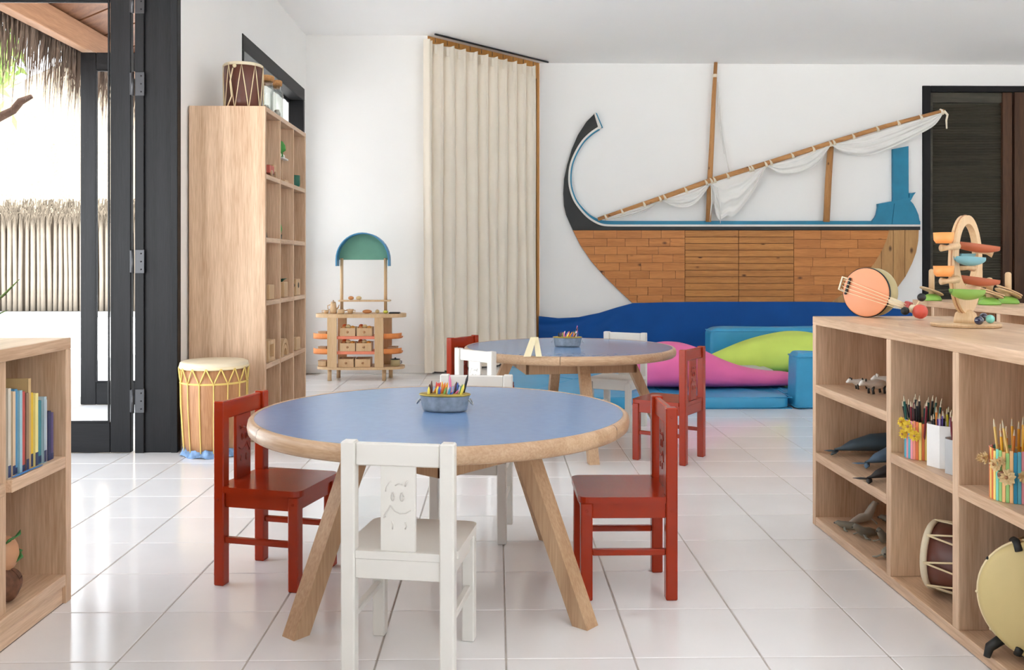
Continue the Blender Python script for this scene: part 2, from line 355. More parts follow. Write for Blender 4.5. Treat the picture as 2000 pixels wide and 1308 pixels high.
# right-hand louvred door
dr = struct('door_3', MB().box(DW0+.13, DW1, YW+.1, YW+.13, 0, DWT-.09, b=0), 'louvre')
tag(dr, 'dark brown louvred door')
MB().box(DW0, DW0+.1, YW-.02, YW+.15, 0, DWT, b=.006).build('door_frame', 'dark', dr); MB().box(DW0+.1, DW1, YW-.02, YW+.15, DWT-.075, DWT, b=.006).build('door_frame', 'darkx', dr)
MB().box(DW0+.1, DW0+.15, YW+.03, YW+.1, 0, DWT-.075, b=.004).build('stile', 'louvre', dr); MB().box(DW0+1.03, DW0+1.15, YW+.02, YW+.1, 0, DWT-.075, b=.004).build('stile', 'brownwood', dr)
MB().box(DW0+1.17, DW1, YW-.0, YW+.1, 0, DWT-.075, b=.004).build('stile', 'brownwood', dr)
MB().box(DW0+.15, DW0+1.03, YW+.04, YW+.1, DWT-.2, DWT-.075, b=.004).build('rail', 'louvre', dr)
m = MB(); z = .1
while z < DWT-.22:
    m.box(-.44, .44, -.004, .004, -.019, .019, b=0, mtx=tr(DW0+.59, YW+.072, z) @ Matrix.Rotation(R(-38), 4, 'X')); z += .032
tag(m.build('louvre_slats', 'louvre', dr), kind='stuff')
m = MB(); m.lathe([(.011, 0), (.011, .03), (.007, .035)], 10, mtx=tr(DW0+.125, YW+.03, 1.02) @ Matrix.Rotation(R(90), 4, 'X')); m.box(DW0+.12, DW0+.23, YW-.01, YW-.0, 1.012, 1.028, b=.003); m.build('handle', 'steel', dr)
# glazing bars of an unseen window added behind the camera to balance the light
fw = struct('added_window', MB().box(FW[0], FW[1], YF-.13, YF-.07, FW[3]-.07, FW[3], b=.004), 'darkx'); tag(fw, 'added unseen window behind the camera')
for k in range(6):
    x = FW[0]+(FW[1]-FW[0]-.07)*k/5; MB().box(x, x+.07, YF-.13, YF-.07, FW[2], FW[3]-.07, b=.004).build('post', 'dark', fw)

# floor of glazed tiles on a grout bed
TS = .3904; TX0, TY0 = -3.9304*TS, 7.0784*TS
fl = struct('floor', MB().box(-3.75, XR+.1, YF-.1, YW+.2, -.12, -.0025, b=0), 'grout')
tm = MB().box(-TS/2+.0026, TS/2-.0026, -TS/2+.0026, TS/2-.0026, -.01, 0, b=.0022).mesh('floor_tile', M['tile'])
cells = []
for i in range(-6, 24):
    for j in range(-14, 23):
        cx, cy = TX0+(i+.5)*TS, TY0+(j+.5)*TS
        if cx < -3.65 or cx > XR or cy > YW+.1: continue
        if cx < XL and cy > YB: continue
        vis = cy > 2.3 and abs(cx/cy-.016) < .60 and not (cx > 1.75 and cy < 4.1)
        cells.append((0 if vis else 1, cy, cx))
cells.sort(); rest = MB()
for n, (v, cy, cx) in enumerate(cells):
    if n < 300 and v == 0:
        o = bpy.data.objects.new('tile', tm); COL.objects.link(o); o.parent = fl; o.location = (cx, cy, 0)
    else:
        rest.box(-TS/2+.0026, TS/2-.0026, -TS/2+.0026, TS/2-.0026, -.01, 0, b=.0022, mtx=tr(cx, cy, 0))
tag(rest.build('far_tiles', 'tile', fl), kind='stuff')

# ================================================================== outside the garden doors
g = MB().box(-60, -3.75, -30, 60, -.3, -.04, b=0); struct('ground', g, 'sand')
g = MB().box(-3.75, 40, -40, YF-.1, -.3, -.04, b=0); struct('ground_front', g, 'sand')
# veranda eave: beam, soffit boards and hanging thatch
ev = thing('veranda_eave', 'thatched veranda eave with timber beam outside the open doors', 'eave', (-3.5, 6, 3.0))
part('beam', 'beam', ev, (-.05, .05, -7, 6, 0, .2), b=.006)
part('wall_plate', 'beam', ev, (.75, .83, -7, 6, .27, .42), b=.006)
for k in range(26):
    y = -6.8+k*.5
    MB().add([(-.06, y, .2), (-.06, y+.47, .2), (1.15, y+.47, .72), (1.15, y, .72), (-.06, y, .225), (-.06, y+.47, .225), (1.15, y+.47, .745), (1.15, y, .745)],
             [(0, 1, 2, 3), (4, 7, 6, 5), (0, 4, 5, 1), (1, 5, 6, 2), (2, 6, 7, 3), (3, 7, 4, 0)]).build('soffit_board', 'soffit', ev)
m = MB(); m.prism([(-.3, .05), (-.08, .22), (1.15, .76), (1.15, 1.0), (-.2, .4)], -7, 6, 'xz'); m.build('thatch_cover', 'straw', ev)
m = MB(); rr = random.Random(3)
for k in range(3600):
    y = rr.uniform(-3, 6); x = -.09-rr.random()*.16; L_ = rr.uniform(.15, .68)*(1.25 if rr.random() < .2 else 1); wv = rr.uniform(.004, .012); s1 = rr.gauss(0, .05); s2 = rr.gauss(-.03, .03)
    z0 = .2+rr.uniform(-.06, .08)
    m.add([(x, y-wv, z0), (x, y+wv, z0), (x+s2*.5, y+wv+s1*.5, z0-L_*.55), (x+s2*.5, y-wv+s1*.5, z0-L_*.55), (x+s2, y+s1, z0-L_)], [(0, 1, 2, 3), (3, 2, 4)])
tag(m.build('straw_fringe', 'straw', ev), kind='stuff')
# opposite hut: wall of bleached sticks under a big thatched roof
hy, hx = 21.7, -10.8
hut = thing('thatched_hut', 'sunlit thatched hut with a wall of bleached upright sticks', 'hut', (hx, hy, -.04))
part('plinth', 'sand', hut, (-6, 6.5, -.2, .5, 0, .1))
part('wall_backing', plain('hut_wall', 96, 84, 72, .9), hut, (-6, 6.5, .12, .3, .1, 2.6))
stk = MB().tube([(0, 0, 0), (.006, 0, .9), (-.004, 0, 1.8), (.003, 0, 2.55)], [.05, .045, .047, .042], 7).mesh('stick', M['stick'])
rr = random.Random(5); x = -4.6
while x < 4.2:
    o = bpy.data.objects.new('stick', stk); COL.objects.link(o); o.parent = hut; o.location = (x, rr.uniform(-.03, .04), .08); o.rotation_euler = (0, rr.gauss(0, .008), rr.uniform(0, 6)); o.scale = (rr.uniform(.75, 1.25),)*2+(1,)
    x += rr.uniform(.1, .15)
def roof(u, v):     # u along the eave, v up the slope; hipped towards the left
    zz = 2.35+v*5.2; xl = -6.2+v*6.2; xr = 9-v*2
    return (xl+(xr-xl)*u, -.9+v*5.0, zz+.06*math.sin(u*60)*math.sin(v*19)+.03*math.sin(u*141+v*70))
m = MB().grid(roof, 120, 60); m.grid(lambda u, v: (-6.2+v*6.2, -.9+v*5.0+u*8*(1-v*.6), 2.35+v*5.2), 10, 10); m.build('roof', 'thatch', hut)
m = MB()
for k in range(3200):
    x = rr.uniform(-6.2, 8); z0 = 2.42+rr.uniform(-.1, .3); L_ = rr.uniform(.15, .5); wv = rr.uniform(.006, .018); y = -.95+(z0-2.42)*.9-rr.random()*.05; s1 = rr.gauss(0, .06)
    m.add([(x-wv, y, z0), (x+wv, y, z0), (x+s1, y-.05, z0-L_)], [(0, 1, 2)])
tag(m.build('roof_fringe', 'strawl', hut), kind='stuff')
# broad-leaved tree behind the hut's left end, its branch reaching across
tp = on_y(-120, 560, 15.5)
tree = thing('garden_tree', 'leafy green garden tree with a bare branch beyond the veranda', 'tree', (tp.x, tp.y, -.05))
loc = lambda p: tuple(Vector(p)-Vector((tp.x, tp.y, -.05)))
br = [loc(on_y(a, b, 15.0)) for a, b in ((-120, 330), (-60, 260), (0, 228), (25, 216), (40, 198), (62, 188))]
MB().tube([(0, 0, 0), (.1, 0, 1.5), (.0, 0, 3), br[0]], [.22, .18, .15, .1], 10).build('trunk', 'bark', tree)
MB().tube(br, [.1, .085, .07, .062, .06, .035], 9).build('branch', 'bark', tree)
m = MB()
for k in range(800):
    q = on_y(rr.gauss(-25, 26), rr.gauss(118, 36), rr.uniform(15.6, 17.5)); a = rr.uniform(0, 6); l = rr.uniform(.08, .17)
    d = Vector((math.cos(a), rr.uniform(-.4, .4), math.sin(a))).normalized()*l; e = Vector((-d.z, 0, d.x))*.3; q = Vector(loc(q))
    m.add([q-d, q+e, q+d, q-e], [(0, 1, 2, 3)])
tag(m.build('foliage', 'leaf', tree), kind='stuff')

# ================================================================== shelves
def open_shelf(root, side, X, Y0, Y1, depth, H, ys, t, rows, z0, plinth=0, matz='oak_z', maty='oak_y'):
    """cubby unit with its open face at X; side=+1 the body lies towards +x, -1 towards -x; ys divider positions (near..far)"""
    xa, xb = (X, X+depth) if side > 0 else (X-depth, X)
    P = lambda n, mt, *b: part(n, mt, root, tuple(b), b=.002)
    P('top_board', maty, xa, xb, Y0, Y1, H-t, H)
    P('end_panel', matz, xa, xb, Y0, Y0+t, 0, H-t); P('end_panel', matz, xa, xb, Y1-t, Y1, 0, H-t)
    for y in ys: P('divider', matz, xa+.001, xb-.02, y-t/2, y+t/2, z0, H-t)
    bk = (xb-.012, xb) if side > 0 else (xa, xa+.012)
    P('back_panel', matz, bk[0], bk[1], Y0+t, Y1-t, .0, H-t)
    P('bottom_board', maty, xa+.001, xb-.001, Y0+t, Y1-t, z0-t, z0)
    if plinth: P('plinth', maty, xa+(.012 if side > 0 else 0), xb-(.012 if side < 0 else 0), Y0+t, Y1-t, 0, z0-t)
    edges = [Y0+t]+[v for y in ys for v in (y-t/2, y+t/2)]+[Y1-t]
    for c in range(len(ys)+1):
        for z in rows[c]: P('shelf_board', maty, xa+.001, xb-.013 if side > 0 else xb-.001, edges[2*c], edges[2*c+1], z-t, z)
rs = thing('open_shelf_unit', 'low pale oak shelf holding whales, pencil cups and drums, right foreground', 'shelf', (0, 0, 0))
open_shelf(rs, 1, 1.455, 2.36, 4.18, .64, .955, [2.873, 3.368], .038, [[.5], [.5], [.335, .645]], .04)
ls = thing('open_shelf_unit', 'low oak bookshelf in the left foreground holding books', 'shelf')
open_shelf(ls, -1, -1.52, 1.7, 3.28, .40, .935, [2.09, 2.475, 2.865], .04, [[.519]]*4, .103, plinth=1)
bs = thing('open_shelf_unit', 'far oak shelf with stacking peg toys, behind the marble run', 'shelf')
open_shelf(bs, 1, 2.8, 4.3, 6.1, .42, .955, [5.05, 5.82], .038, [[.5], [.645, .335], [.5]], .04)
ts = thing('tall_shelf_unit', 'tall pale oak cubby bookcase against the left wall', 'shelf')
P = lambda n, mt, *b: part(n, mt, ts, tuple(b), b=.002)
tx0, tx1 = XL+.016, -1.555; ty = [6.14, 6.575, 7.0, 7.44]; tz = [.08, .515, .945, 1.373, 1.80, 2.254]; tt = .032
P('side_panel', 'oak_z', tx0, tx1, ty[0], ty[0]+tt, 0, tz[5]); P('side_panel', 'oak_z', tx0, tx1, ty[3]-tt, ty[3], 0, tz[5])
P('top_board', 'oak_y', tx0, tx1, ty[0]+tt, ty[3]-tt, tz[5]-tt, tz[5])
P('back_panel', 'oak_z', tx0, tx0+.012, ty[0]+tt, ty[3]-tt, 0, tz[5]-tt)
for y in ty[1:3]: P('divider', 'oak_z', tx0+.013, tx1-.001, y-.012, y+.012, tz[0], tz[5]-tt)
P('plinth', 'oak_y', tx0+.013, tx1-.01, ty[0]+tt, ty[3]-tt, 0, tz[0]-tt)
te = [ty[0]+tt, ty[1]-.012, ty[1]+.012, ty[2]-.012, ty[2]+.012, ty[3]-tt]
P('bottom_board', 'oak_y', tx0+.013, tx1, ty[0]+tt, ty[3]-tt, tz[0]-tt, tz[0])
for z in tz[1:5]:
    for c in range(3): P('shelf_board', 'oak_y', tx0+.013, tx1, te[2*c], te[2*c+1], z-tt, z)

# ================================================================== round tables
def make_table(root):
    Rr, Ri, zt, th = .707, .682, .643, .056
    MB().lathe([(0, zt-.03), (Ri, zt-.03), (Ri, zt-.001), (0, zt-.001)], 96, smooth=False).build('table_top', 'blue', root)
    prof = [(Ri, zt-th), (Rr-.014, zt-th), (Rr-.004, zt-th+.008), (Rr, zt-th/2), (Rr-.004, zt-.008), (Rr-.014, zt), (Ri, zt), (Ri, zt-th)]
    for k in range(6):
        a = 13+k*60; s = MB(); s.lathe(prof, 18, mtx=None, a0=a+.12, a1=a+59.88, smooth=True)
        o = s.build('rim_segment', 'tablerim', root)
    u = MB().lathe([(0, zt-th+.004), (Ri, zt-th+.004), (Ri, zt-th+.012), (0, zt-th+.012)], 64, smooth=False); u.build('underside', 'tablew', root)
    for k in range(4):          # square apron, a leg on the middle of every side
        an = k*90
        MB(rotz(an)).box(.335, .36, -.36, .36, zt-th-.085, zt-th+.003, b=.003).build('apron', 'tablew', root)
        top = [(.361, -.033), (.427, -.033), (.427, .033), (.361, .033)]; bot = [(.635, -.031), (.697, -.031), (.697, .031), (.635, .031)]
        zt2 = zt-th
        MB(rotz(an)).add([(x, y, zt2) for x, y in top]+[(x, y, 0) for x, y in bot], [(0, 1, 2, 3), (7, 6, 5, 4)]+[(i, 4+i, 4+(i+1) % 4, (i+1) % 4) for i in range(4)]).build('leg', 'tablew', root)
t1 = thing('round_table', 'round blue-topped table with splayed wooden legs, nearest the camera', 'table', (-.211, 3.45, 0), -41, 'round blue play tables')
make_table(t1)
t2 = copy_tree(t1); place(t2, (.484, 6.1, 0), 8); t2['label'] = 'farther round blue-topped wooden table, in front of the play mats'

# ================================================================== small chairs
def make_chair(root, mat, mtop):
    W, D, H, S = .335, .345, .685, .37; q = .042; x1, y1 = W/2, D/2
    for sx in (-1, 1):
        xa, xb = (x1-q, x1) if sx > 0 else (-x1, -x1+q)
        part('rear_leg', mat, root, (xa, xb, -y1, -y1+q, 0, H), b=.004)
        part('front_leg', mat, root, (xa+.001, xb-.001, y1-q, y1, 0, S-.022), b=.004)
        part('side_stretcher', mat, root, (xa+.01, xb-.01, -y1+q, y1-q, .158, .18), b=.003)
        part('side_apron', mat, root, (xa+.008, xb-.012, -y1+q, y1-q, S-.078, S-.022), b=.002)
        for z, yy in ((H-.033, -y1+q/2), (S-.05, -y1+q/2), (S-.05, y1-q/2)):
            MB().lathe([(.0055, 0), (.0055, .0012), (.003, .0004)], 10, mtx=tr(sx*x1-(0 if sx > 0 else .0), yy, z) @ Matrix.Rotation(R(90*sx), 4, 'Y')).build('bolt', mat, root)
    part('front_apron', mat, root, (-x1+q, x1-q, y1-.03, y1-.012, S-.078, S-.022), b=.002)
    part('rear_apron', mat, root, (-x1+q, x1-q, -y1+.008, -y1+.03, S-.08, S-.022), b=.002)
    part('top_rail', mat, root, (-x1+q, x1-q, -y1+.009, -y1+.031, H-.07, H-.004), b=.004)
    rc = .035; pts = [(-x1+q+.001, -y1+.006), (x1-q-.001, -y1+.006), (x1-q-.001, -y1+q+.001), (x1+.004, -y1+q+.001)]
    for k in range(6): a = R(k*18); pts.append((x1+.004-rc+rc*math.cos(a), y1+.008-rc+rc*math.sin(a)))
    for k in range(6): a = R(90+k*18); pts.append((-x1-.004+rc+rc*math.cos(a), y1+.008-rc+rc*math.sin(a)))
    pts += [(-x1-.004, -y1+q+.001), (-x1+q+.001, -y1+q+.001)]
    MB().prism(pts, S-.022, S, 'xy').build('seat', mat, root)
    sp = part('splat', mat, root, (-.052, .052, -y1+.014, -y1+.028, S-.001, H-.069), b=.002)
    for y in (-y1+.0135, -y1+.0285):      # carved smiling face on both sides of the splat
        f = MB()
        def ln(*p, r=.0022): f.tube([(a/1000, y, S+b/1000) for a, b in p], r, 6)
        ln((-36, 172), (-34, 184), (-27, 196), (-20, 202)); ln((-8, 190), (2, 196), (14, 194)); ln((22, 188), (24, 200), (30, 205))
        for ex in (-15, 12): ln(*[(ex+5*math.cos(a*.7), 158+12*math.sin(a*.7)) for a in range(10)])
        ln((-22, 132), (-10, 118), (6, 110), (24, 112), (38, 120)); ln((-22, 132), (-30, 118), (-40, 104), (-42, 96), (-36, 100))
        ln((-18, 88), (-14, 78), (-16, 64)); ln((22, 86), (26, 74), (22, 66))
        f.build('carved_face', mtop, sp)
M['redface'] = paint('red_groove', srgb(150, 44, 20), .4); M['whiteface'] = paint('white_groove', srgb(206, 202, 196), .5)
wch = thing('child_chair', '', 'chair', group='white child chairs'); make_chair(wch, 'white', 'whiteface')
rch = thing('child_chair', '', 'chair', group='red child chairs'); make_chair(rch, 'red', 'redface')
first = {'w': wch, 'r': rch}; used = set()
def chair(kind, x, y, rz, label):
    o = first[kind] if kind not in used else copy_tree(first[kind]); used.add(kind)
    place(o, (x, y, 0), rz); o['label'] = label
chair('w', -.259, 2.784, -9.6, 'white wooden child chair in the foreground, its back to the camera')
chair('r', -.846, 3.527, -105.1, 'red child chair in front of the tall floor drum')
chair('r', .47, 3.396, 90, 'red child chair at the right of the nearest round table')
chair('w', -.11, 4.067, 174.3, 'white child chair on the far side of the nearest table')
chair('r', -.114, 6.337, -123.4, 'red child chair beside the cream curtain, left of the farther table')
chair('w', -.019, 5.53, -47.3, 'white child chair at the near left of the farther table')
chair('w', .881, 6.66, 150, 'white child chair behind the farther table, in front of blue cloth')
chair('r', 1.061, 5.60, 56.6, 'red child chair at the farther table, in front of the pink beanbag')

# ================================================================== curtain on the diagonal wall
cu = thing('curtain', 'floor-length cream pleated curtain hung across the corner window', 'curtain', (A_, YB, 0), math.degrees(math.atan2(dy, dx)))
MB().box(-.02, DL+.0, -.15, -.13, HC-.02, HC-.003, b=.003).build('curtain_track', 'steel', cu)
NP = 10.5; cw = DL-.19
def pleat(u, v):
    ph = u*NP*2*math.pi+.5*math.sin(u*9); tight = v**14
    amp = (.048+.014*math.sin(u*17))*(1-.35*v)
    x = -.11+(cw+.11)*u+(.016*math.sin(2*ph))*(1-tight)+.012*math.sin(u*23+v*5)*(1-v)
    yy = -.1-amp*(math.sin(ph)+.35*math.sin(2*ph+1+v))-.012*math.sin(v*6+u*14)*(1-v)
    return (x, yy, .02+v*(HC-.02-.09)-.012*math.cos(ph)*tight)
m = MB().grid(pleat, 260, 46); m.build('cloth', 'curtain', cu)
m = MB().grid(lambda u, v: (-.15+.07*u, -.12+.02*math.sin(u*5+v*2)-.03*u, .02+v*(HC-.1)), 6, 20); m.build('hem', 'curtain', cu)
for k in range(10):
    x = -.1+(cw+.1)*(k+.5)/10; MB().box(x-.02, x+.02, -.15, -.146, HC-.22, HC-.13, b=.001).build('pleat_tape', 'curtain', cu); 
    MB().tube([(x, -.14, HC-.1), (x, -.14, HC-.05)], .003, 6).build('hook', 'steel', cu)

# ================================================================== boat on the wall
YH = YW-.045
def bp(px, py): p = on_y(px, py, YH); return (p.x, p.z)
bo = on_y(1450, 500, YW)
boat = thing('boat_relief', 'flat wooden sailing boat with curled black prow mounted on the wall', 'boat', (0, YW, 0))
def bpoly(name, poly, mat, d0, d1, parent=boat, label=None):
    m = MB(); m.prism([bp(*p) for p in poly], -d0, -d1, 'xz'); return m.build(name, mat, parent, label)
def clip(poly, ax, val, keep_less):
    out = []; n = len(poly)
    for i in range(n):
        a, b = poly[i], poly[(i+1) % n]; ia = (a[ax] <= val) == keep_less; ib = (b[ax] <= val) == keep_less
        if ia: out.append(a)
        if ia != ib and a[ax] != b[ax]:
            t = (val-a[ax])/(b[ax]-a[ax]); out.append((a[0]+(b[0]-a[0])*t, a[1]+(b[1]-a[1])*t))
    return out
def rect(poly, x0, x1, y0, y1):
    for ax, v, k in ((0, x0, False), (0, x1, True), (1, y0, False), (1, y1, True)):
        if len(poly) < 3: return []
        poly = clip(poly, ax, v, k)
    return poly
def area(p): return abs(sum(p[i][0]*p[(i+1) % len(p)][1]-p[(i+1) % len(p)][0]*p[i][1] for i in range(len(p))))/2 if len(p) > 2 else 0
hullL = [(1119, 449), (1134, 479), (1155, 510), (1177, 535), (1205, 563), (1235, 591)]
innR = [(1737, 449), (1733, 465), (1726, 482), (1716, 501), (1708, 514), (1690, 537), (1672, 554), (1650, 572), (1627, 588), (1622, 591)]
hull = hullL+innR[::-1]
bpoly('hull_backing', hull, M['hullb'], .004, .016)
rr = random.Random(11)
def planks(x0, x1, nrow, mat, joints, gp=.3):
    y0, y1 = 449.5, 592; h = (y1-y0)/nrow
    for r_ in range(nrow):
        xs = [x0]+joints(r_)+[x1]
        for a, b in zip(xs, xs[1:]):
            p = rect(hull, a+gp, b-gp, y0+r_*h+gp, y0+(r_+1)*h-gp)
            if area(p) > 12: bpoly('plank', p, mat, .015, .036+rr.uniform(0, .006))
planks(1115, 1338, 9, 'hullw', lambda r_: [x for x in [1160+44*k+(22 if r_ % 2 else 0)+rr.uniform(-6, 6) for k in range(4)] if x < 1325])
planks(1338, 1443, 11, 'hullw2', lambda r_: [], .55); planks(1443, 1551, 11, 'hullw2', lambda r_: [], .55)
planks(1551, 1745, 8, 'hullw', lambda r_: [1600+rr.uniform(-20, 20), 1665+rr.uniform(-15, 15)])
outR = [(1795, 449), (1794, 470), (1790, 492), (1782, 514), (1769, 540), (1752, 563), (1735, 580), (1718, 592), (1622, 592)]
cres = innR[:-1]+[(1622, 592)]+outR[::-1][1:]
bpoly('stern_backing', cres, M['hullb'], .004, .016)
for a, b in zip([1610, 1660, 1695, 1722, 1745, 1768], [1660, 1695, 1722, 1745, 1768, 1800]):
    p = rect(cres, a+.4, b-.4, 440, 600)
    if area(p) > 12: bpoly('stern_board', p, 'hull3', .015, .038)
# prow: black, then a white and a teal line on its inner curve and along the deck
outer = [(1161, 222), (1145, 238), (1129, 263), (1117, 291), (1108, 321), (1102, 349), (1100.5, 377), (1102, 402), (1106, 419), (1119, 449)]
inner = [(1168, 248), (1152, 259), (1136, 275), (1122, 298), (1113, 321), (1110, 345), (1111.5, 366), (1118.5, 388), (1129, 405), (1145, 423), (1162.5, 435), (1180, 441), (1208, 442)]
bpoly('prow', outer+[(1797, 449), (1797, 442)]+inner[::-1], 'black', .005, .05)
def strip(name, path, o0, o1, mat, d, parent=boat):
    n = len(path); A, B2 = [], []
    for i, p in enumerate(path):
        a, b = path[max(i-1, 0)], path[min(i+1, n-1)]; tx_, ty_ = b[0]-a[0], b[1]-a[1]; l = math.hypot(tx_, ty_); nx, ny = ty_/l, -tx_/l
        A.append((p[0]+nx*o0(p), p[1]+ny*o0(p))); B2.append((p[0]+nx*o1(p), p[1]+ny*o1(p)))
    bpoly(name, A+B2[::-1], mat, .005, d, parent)
def smooth(pts, k=4):
    out = []
    for i in range(len(pts)-1):
        p0, p1, p2, p3 = pts[max(i-1, 0)], pts[i], pts[i+1], pts[min(i+2, len(pts)-1)]
        for j in range(k):
            t = j/k; out.append(tuple(.5*((2*p1[c])+(-p0[c]+p2[c])*t+(2*p0[c]-5*p1[c]+4*p2[c]-p3[c])*t*t+(-p0[c]+3*p1[c]-3*p2[c]+p3[c])*t**3) for c in range(2)))
    return out+[pts[-1]]
deck = smooth(inner)+[(1500, 442), (1797, 442)]
fat = lambda p: min(1, max(0, (p[0]-1125)/60))*(1 if p[1] > 380 else 0)
strip('white_line', deck, lambda p: -.3, lambda p: 3.6, 'white', .054)
strip('teal_gunwale', deck, lambda p: 3.6, lambda p: 6.4+4.2*fat(p), 'teal', .052)
bpoly('prow_tip', [(1160, 221), (1163, 220), (1175, 249), (1168, 253), (1168, 248)], 'white', .005, .053); bpoly('prow_tip_edge', [(1163, 220), (1165.5, 221), (1177.5, 249), (1175, 249.5)], 'teal', .005, .052)
def lc(*pts): return [(1680+x/4.672, 200+y/4.672) for x, y in pts]
bpoly('stern_post', lc((298, 425), (440, 398), (442, 905), (300, 912)), 'teal', .005, .05)
bpoly('stern_cabin', lc((108, 1082), (135, 1050), (150, 1020), (160, 975), (163, 950), (308, 918), (284, 1112), (108, 1100)), 'teal', .005, .055)
bpoly('stern_cabin', lc((312, 917), (452, 895), (480, 925), (505, 970), (528, 1025), (538, 1075), (541, 1110), (288, 1112)), 'teal', .005, .058)
bpoly('stern_ledge', lc((160, 925), (300, 900), (443, 870), (443, 828), (470, 828), (500, 820), (478, 850), (455, 895), (310, 922), (162, 955)), 'teal', .005, .07)
# mast, post and slanted yard, standing off the wall
def pole(name, pts, r, mat, d=.1, parent=boat):
    m = MB(); m.tube([(on_y(x, y, YW-d).x, -d-k_, on_y(x, y, YW-d).z) for x, y, k_ in pts], r, 12); return m.build(name, mat, parent)
mast = pole('mast', [(1383.5, 433, 0), (1386, 360, 0), (1391, 260, .0), (1394, 190, 0), (1398, 122, 0)], [.034, .033, .03, .027, .022], 'polez', .1)
pole('post', [(1614, 433, 0), (1618, 350, 0), (1623, 276, 0)], [.04, .04, .038], 'polez', .1)
YARD = [(1168, 428), (1290, 387), (1386, 353), (1500, 318), (1622, 279), (1730, 246), (1843, 216)]
yard = pole('yard_pole', [(x, y, .0) for x, y in YARD], [.022, .03, .031, .03, .029, .026, .02], 'pole', .17)
def ypos(px):
    for a, b in zip(YARD, YARD[1:]):
        if a[0] <= px <= b[0]: return a[1]+(b[1]-a[1])*(px-a[0])/(b[0]-a[0])
    return YARD[-1][1]
for x in (1182, 1214, 1257, 1288, 1297, 1338, 1378, 1388, 1394, 1420, 1463, 1468, 1494, 1504, 1546, 1587, 1620, 1627, 1665, 1712, 1753, 1797, 1838):
    p = on_y(x, ypos(x)+1, YW-.17); m = MB()
    for k in (0, 1): m.lathe([(.036, -.007), (.041, 0), (.036, .007)], 12, mtx=tr(p.x+k*.012, -.17, p.z) @ frame_to((.95, 0, .3+.25*k)))
    m.build('rope_tie', 'rope', yard)
p = on_y(1842, 220, YW-.17)
MB().tube([(p.x, -.19, p.z+.02), (p.x+.04, -.2, p.z-.03), (p.x+.03, -.19, p.z-.1), (p.x+.035, -.19, p.z-.2)], [.016, .014, .012, .009], 8).build('rope_end', 'rope', yard)
m = MB()
for a, b in (((1400, 140), (1416, 300)), ((1403, 160), (1428, 350))):
    q0, q1 = on_y(*a, YW-.1), on_y(*b, YW-.14); m.tube([(q0.x, -.08, q0.z), ((q0.x+q1.x)/2-.02, -.04, (q0.z+q1.z)/2), (q1.x, -.12, q1.z)], .006, 6)
m.build('rigging_cord', 'sail', mast)
m = MB(); p = on_y(1396, 148, YW-.1); m.lathe([(.026, -.02), (.032, 0), (.026, .02)], 12, mtx=tr(p.x, -.1, p.z)); m.build('rope_tie', 'rope', mast)
# sail: bunched swags under the yard
sail = thing('draped_sail', 'white sailcloth gathered in swags under the slanted boat pole', 'sail', (0, YW, 0))
def swag(px0, px1, low, seed):
    ts = [px0+(px1-px0)*k/24 for k in range(25)]; low = smooth(low, 8); n = len(low)-1
    def fn(u, v):
        x = px0+(px1-px0)*u; i = min(int(u*n), n-1); f = u*n-i
        lx, ly = low[i][0]+(low[i+1][0]-low[i][0])*f, low[i][1]+(low[i+1][1]-low[i][1])*f
        ty_ = ypos(x)+3; px, py = x+(lx-x)*v, ty_+(ly-ty_)*v
        dep = .17+.035*math.sin(math.pi*u)*math.sin(math.pi*min(1, v*1.1))+.016*math.sin(v*19+seed+u*2)*min(1, 4*u*(1-u)+.2)+.006*math.sin(v*41+u*7)
        q = on_y(px, py, YW-.17); return (q.x, -dep, q.z)
    MB().grid(fn, 44, 34).build('swag', 'sail', sail)
swag(1172, 1290, [(1172, 429), (1200, 427), (1235, 421), (1265, 410), (1290, 391)], 0)
swag(1293, 1388, [(1293, 391), (1310, 401), (1335, 405), (1360, 396), (1388, 360)], 1)
swag(1387, 1499, [(1387, 360), (1393, 395), (1403, 428), (1420, 421), (1434, 421), (1462, 388), (1482, 356), (1499, 322)], 2)
swag(1497, 1622, [(1497, 323), (1522, 339), (1550, 341), (1580, 333), (1604, 312), (1622, 285)], 3)
swag(1625, 1843, [(1625, 284), (1650, 298), (1690, 303), (1735, 291), (1790, 265), (1825, 245), (1843, 221)], 4)
for k, (x, y0, y1) in enumerate([(1389, 360, 432), (1394, 362, 418), (1400, 364, 436)]):
    a, b = on_y(x, y0, YW-.17), on_y(x+k*5-3, y1, YW-.17)
    MB().tube([(a.x, -.18, a.z), ((a.x+b.x)/2+.01, -.2, (a.z+b.z)/2), (b.x, -.17, b.z)], [.012, .02, .004], 8, flat=.5).build('hanging_fold', 'sail', sail)
# sea cloth below
sea = thing('sea_cloth', 'deep blue fabric hung along the wall below the boat', 'cloth', (0, YW, 0))
top = [(1052, 617), (1090, 621), (1130, 619), (1170, 611), (1205, 600), (1235, 592), (1300, 590), (1400, 589), (1500, 589), (1600, 589), (1680, 592), (1740, 601), (1798, 609)]
def seaf(u, v):
    x = 1052+746*u
    for a, b in zip(top, top[1:]):
        if a[0] <= x <= b[0]: yy = a[1]+(b[1]-a[1])*(x-a[0])/(b[0]-a[0])
    q = on_y(x, yy, YW-.075); k = max(0, 1-u*4)
    return (q.x, -.075-.012*math.sin(u*34+v*2)*v-k*.02*math.sin((v*1.0+u*u*9)*22)*max(0, 1-v*2.2)-.004*math.sin(u*90+v*11), q.z+(.03-q.z)*v)
MB().grid(seaf, 220, 60).build('fabric', 'sea', sea)

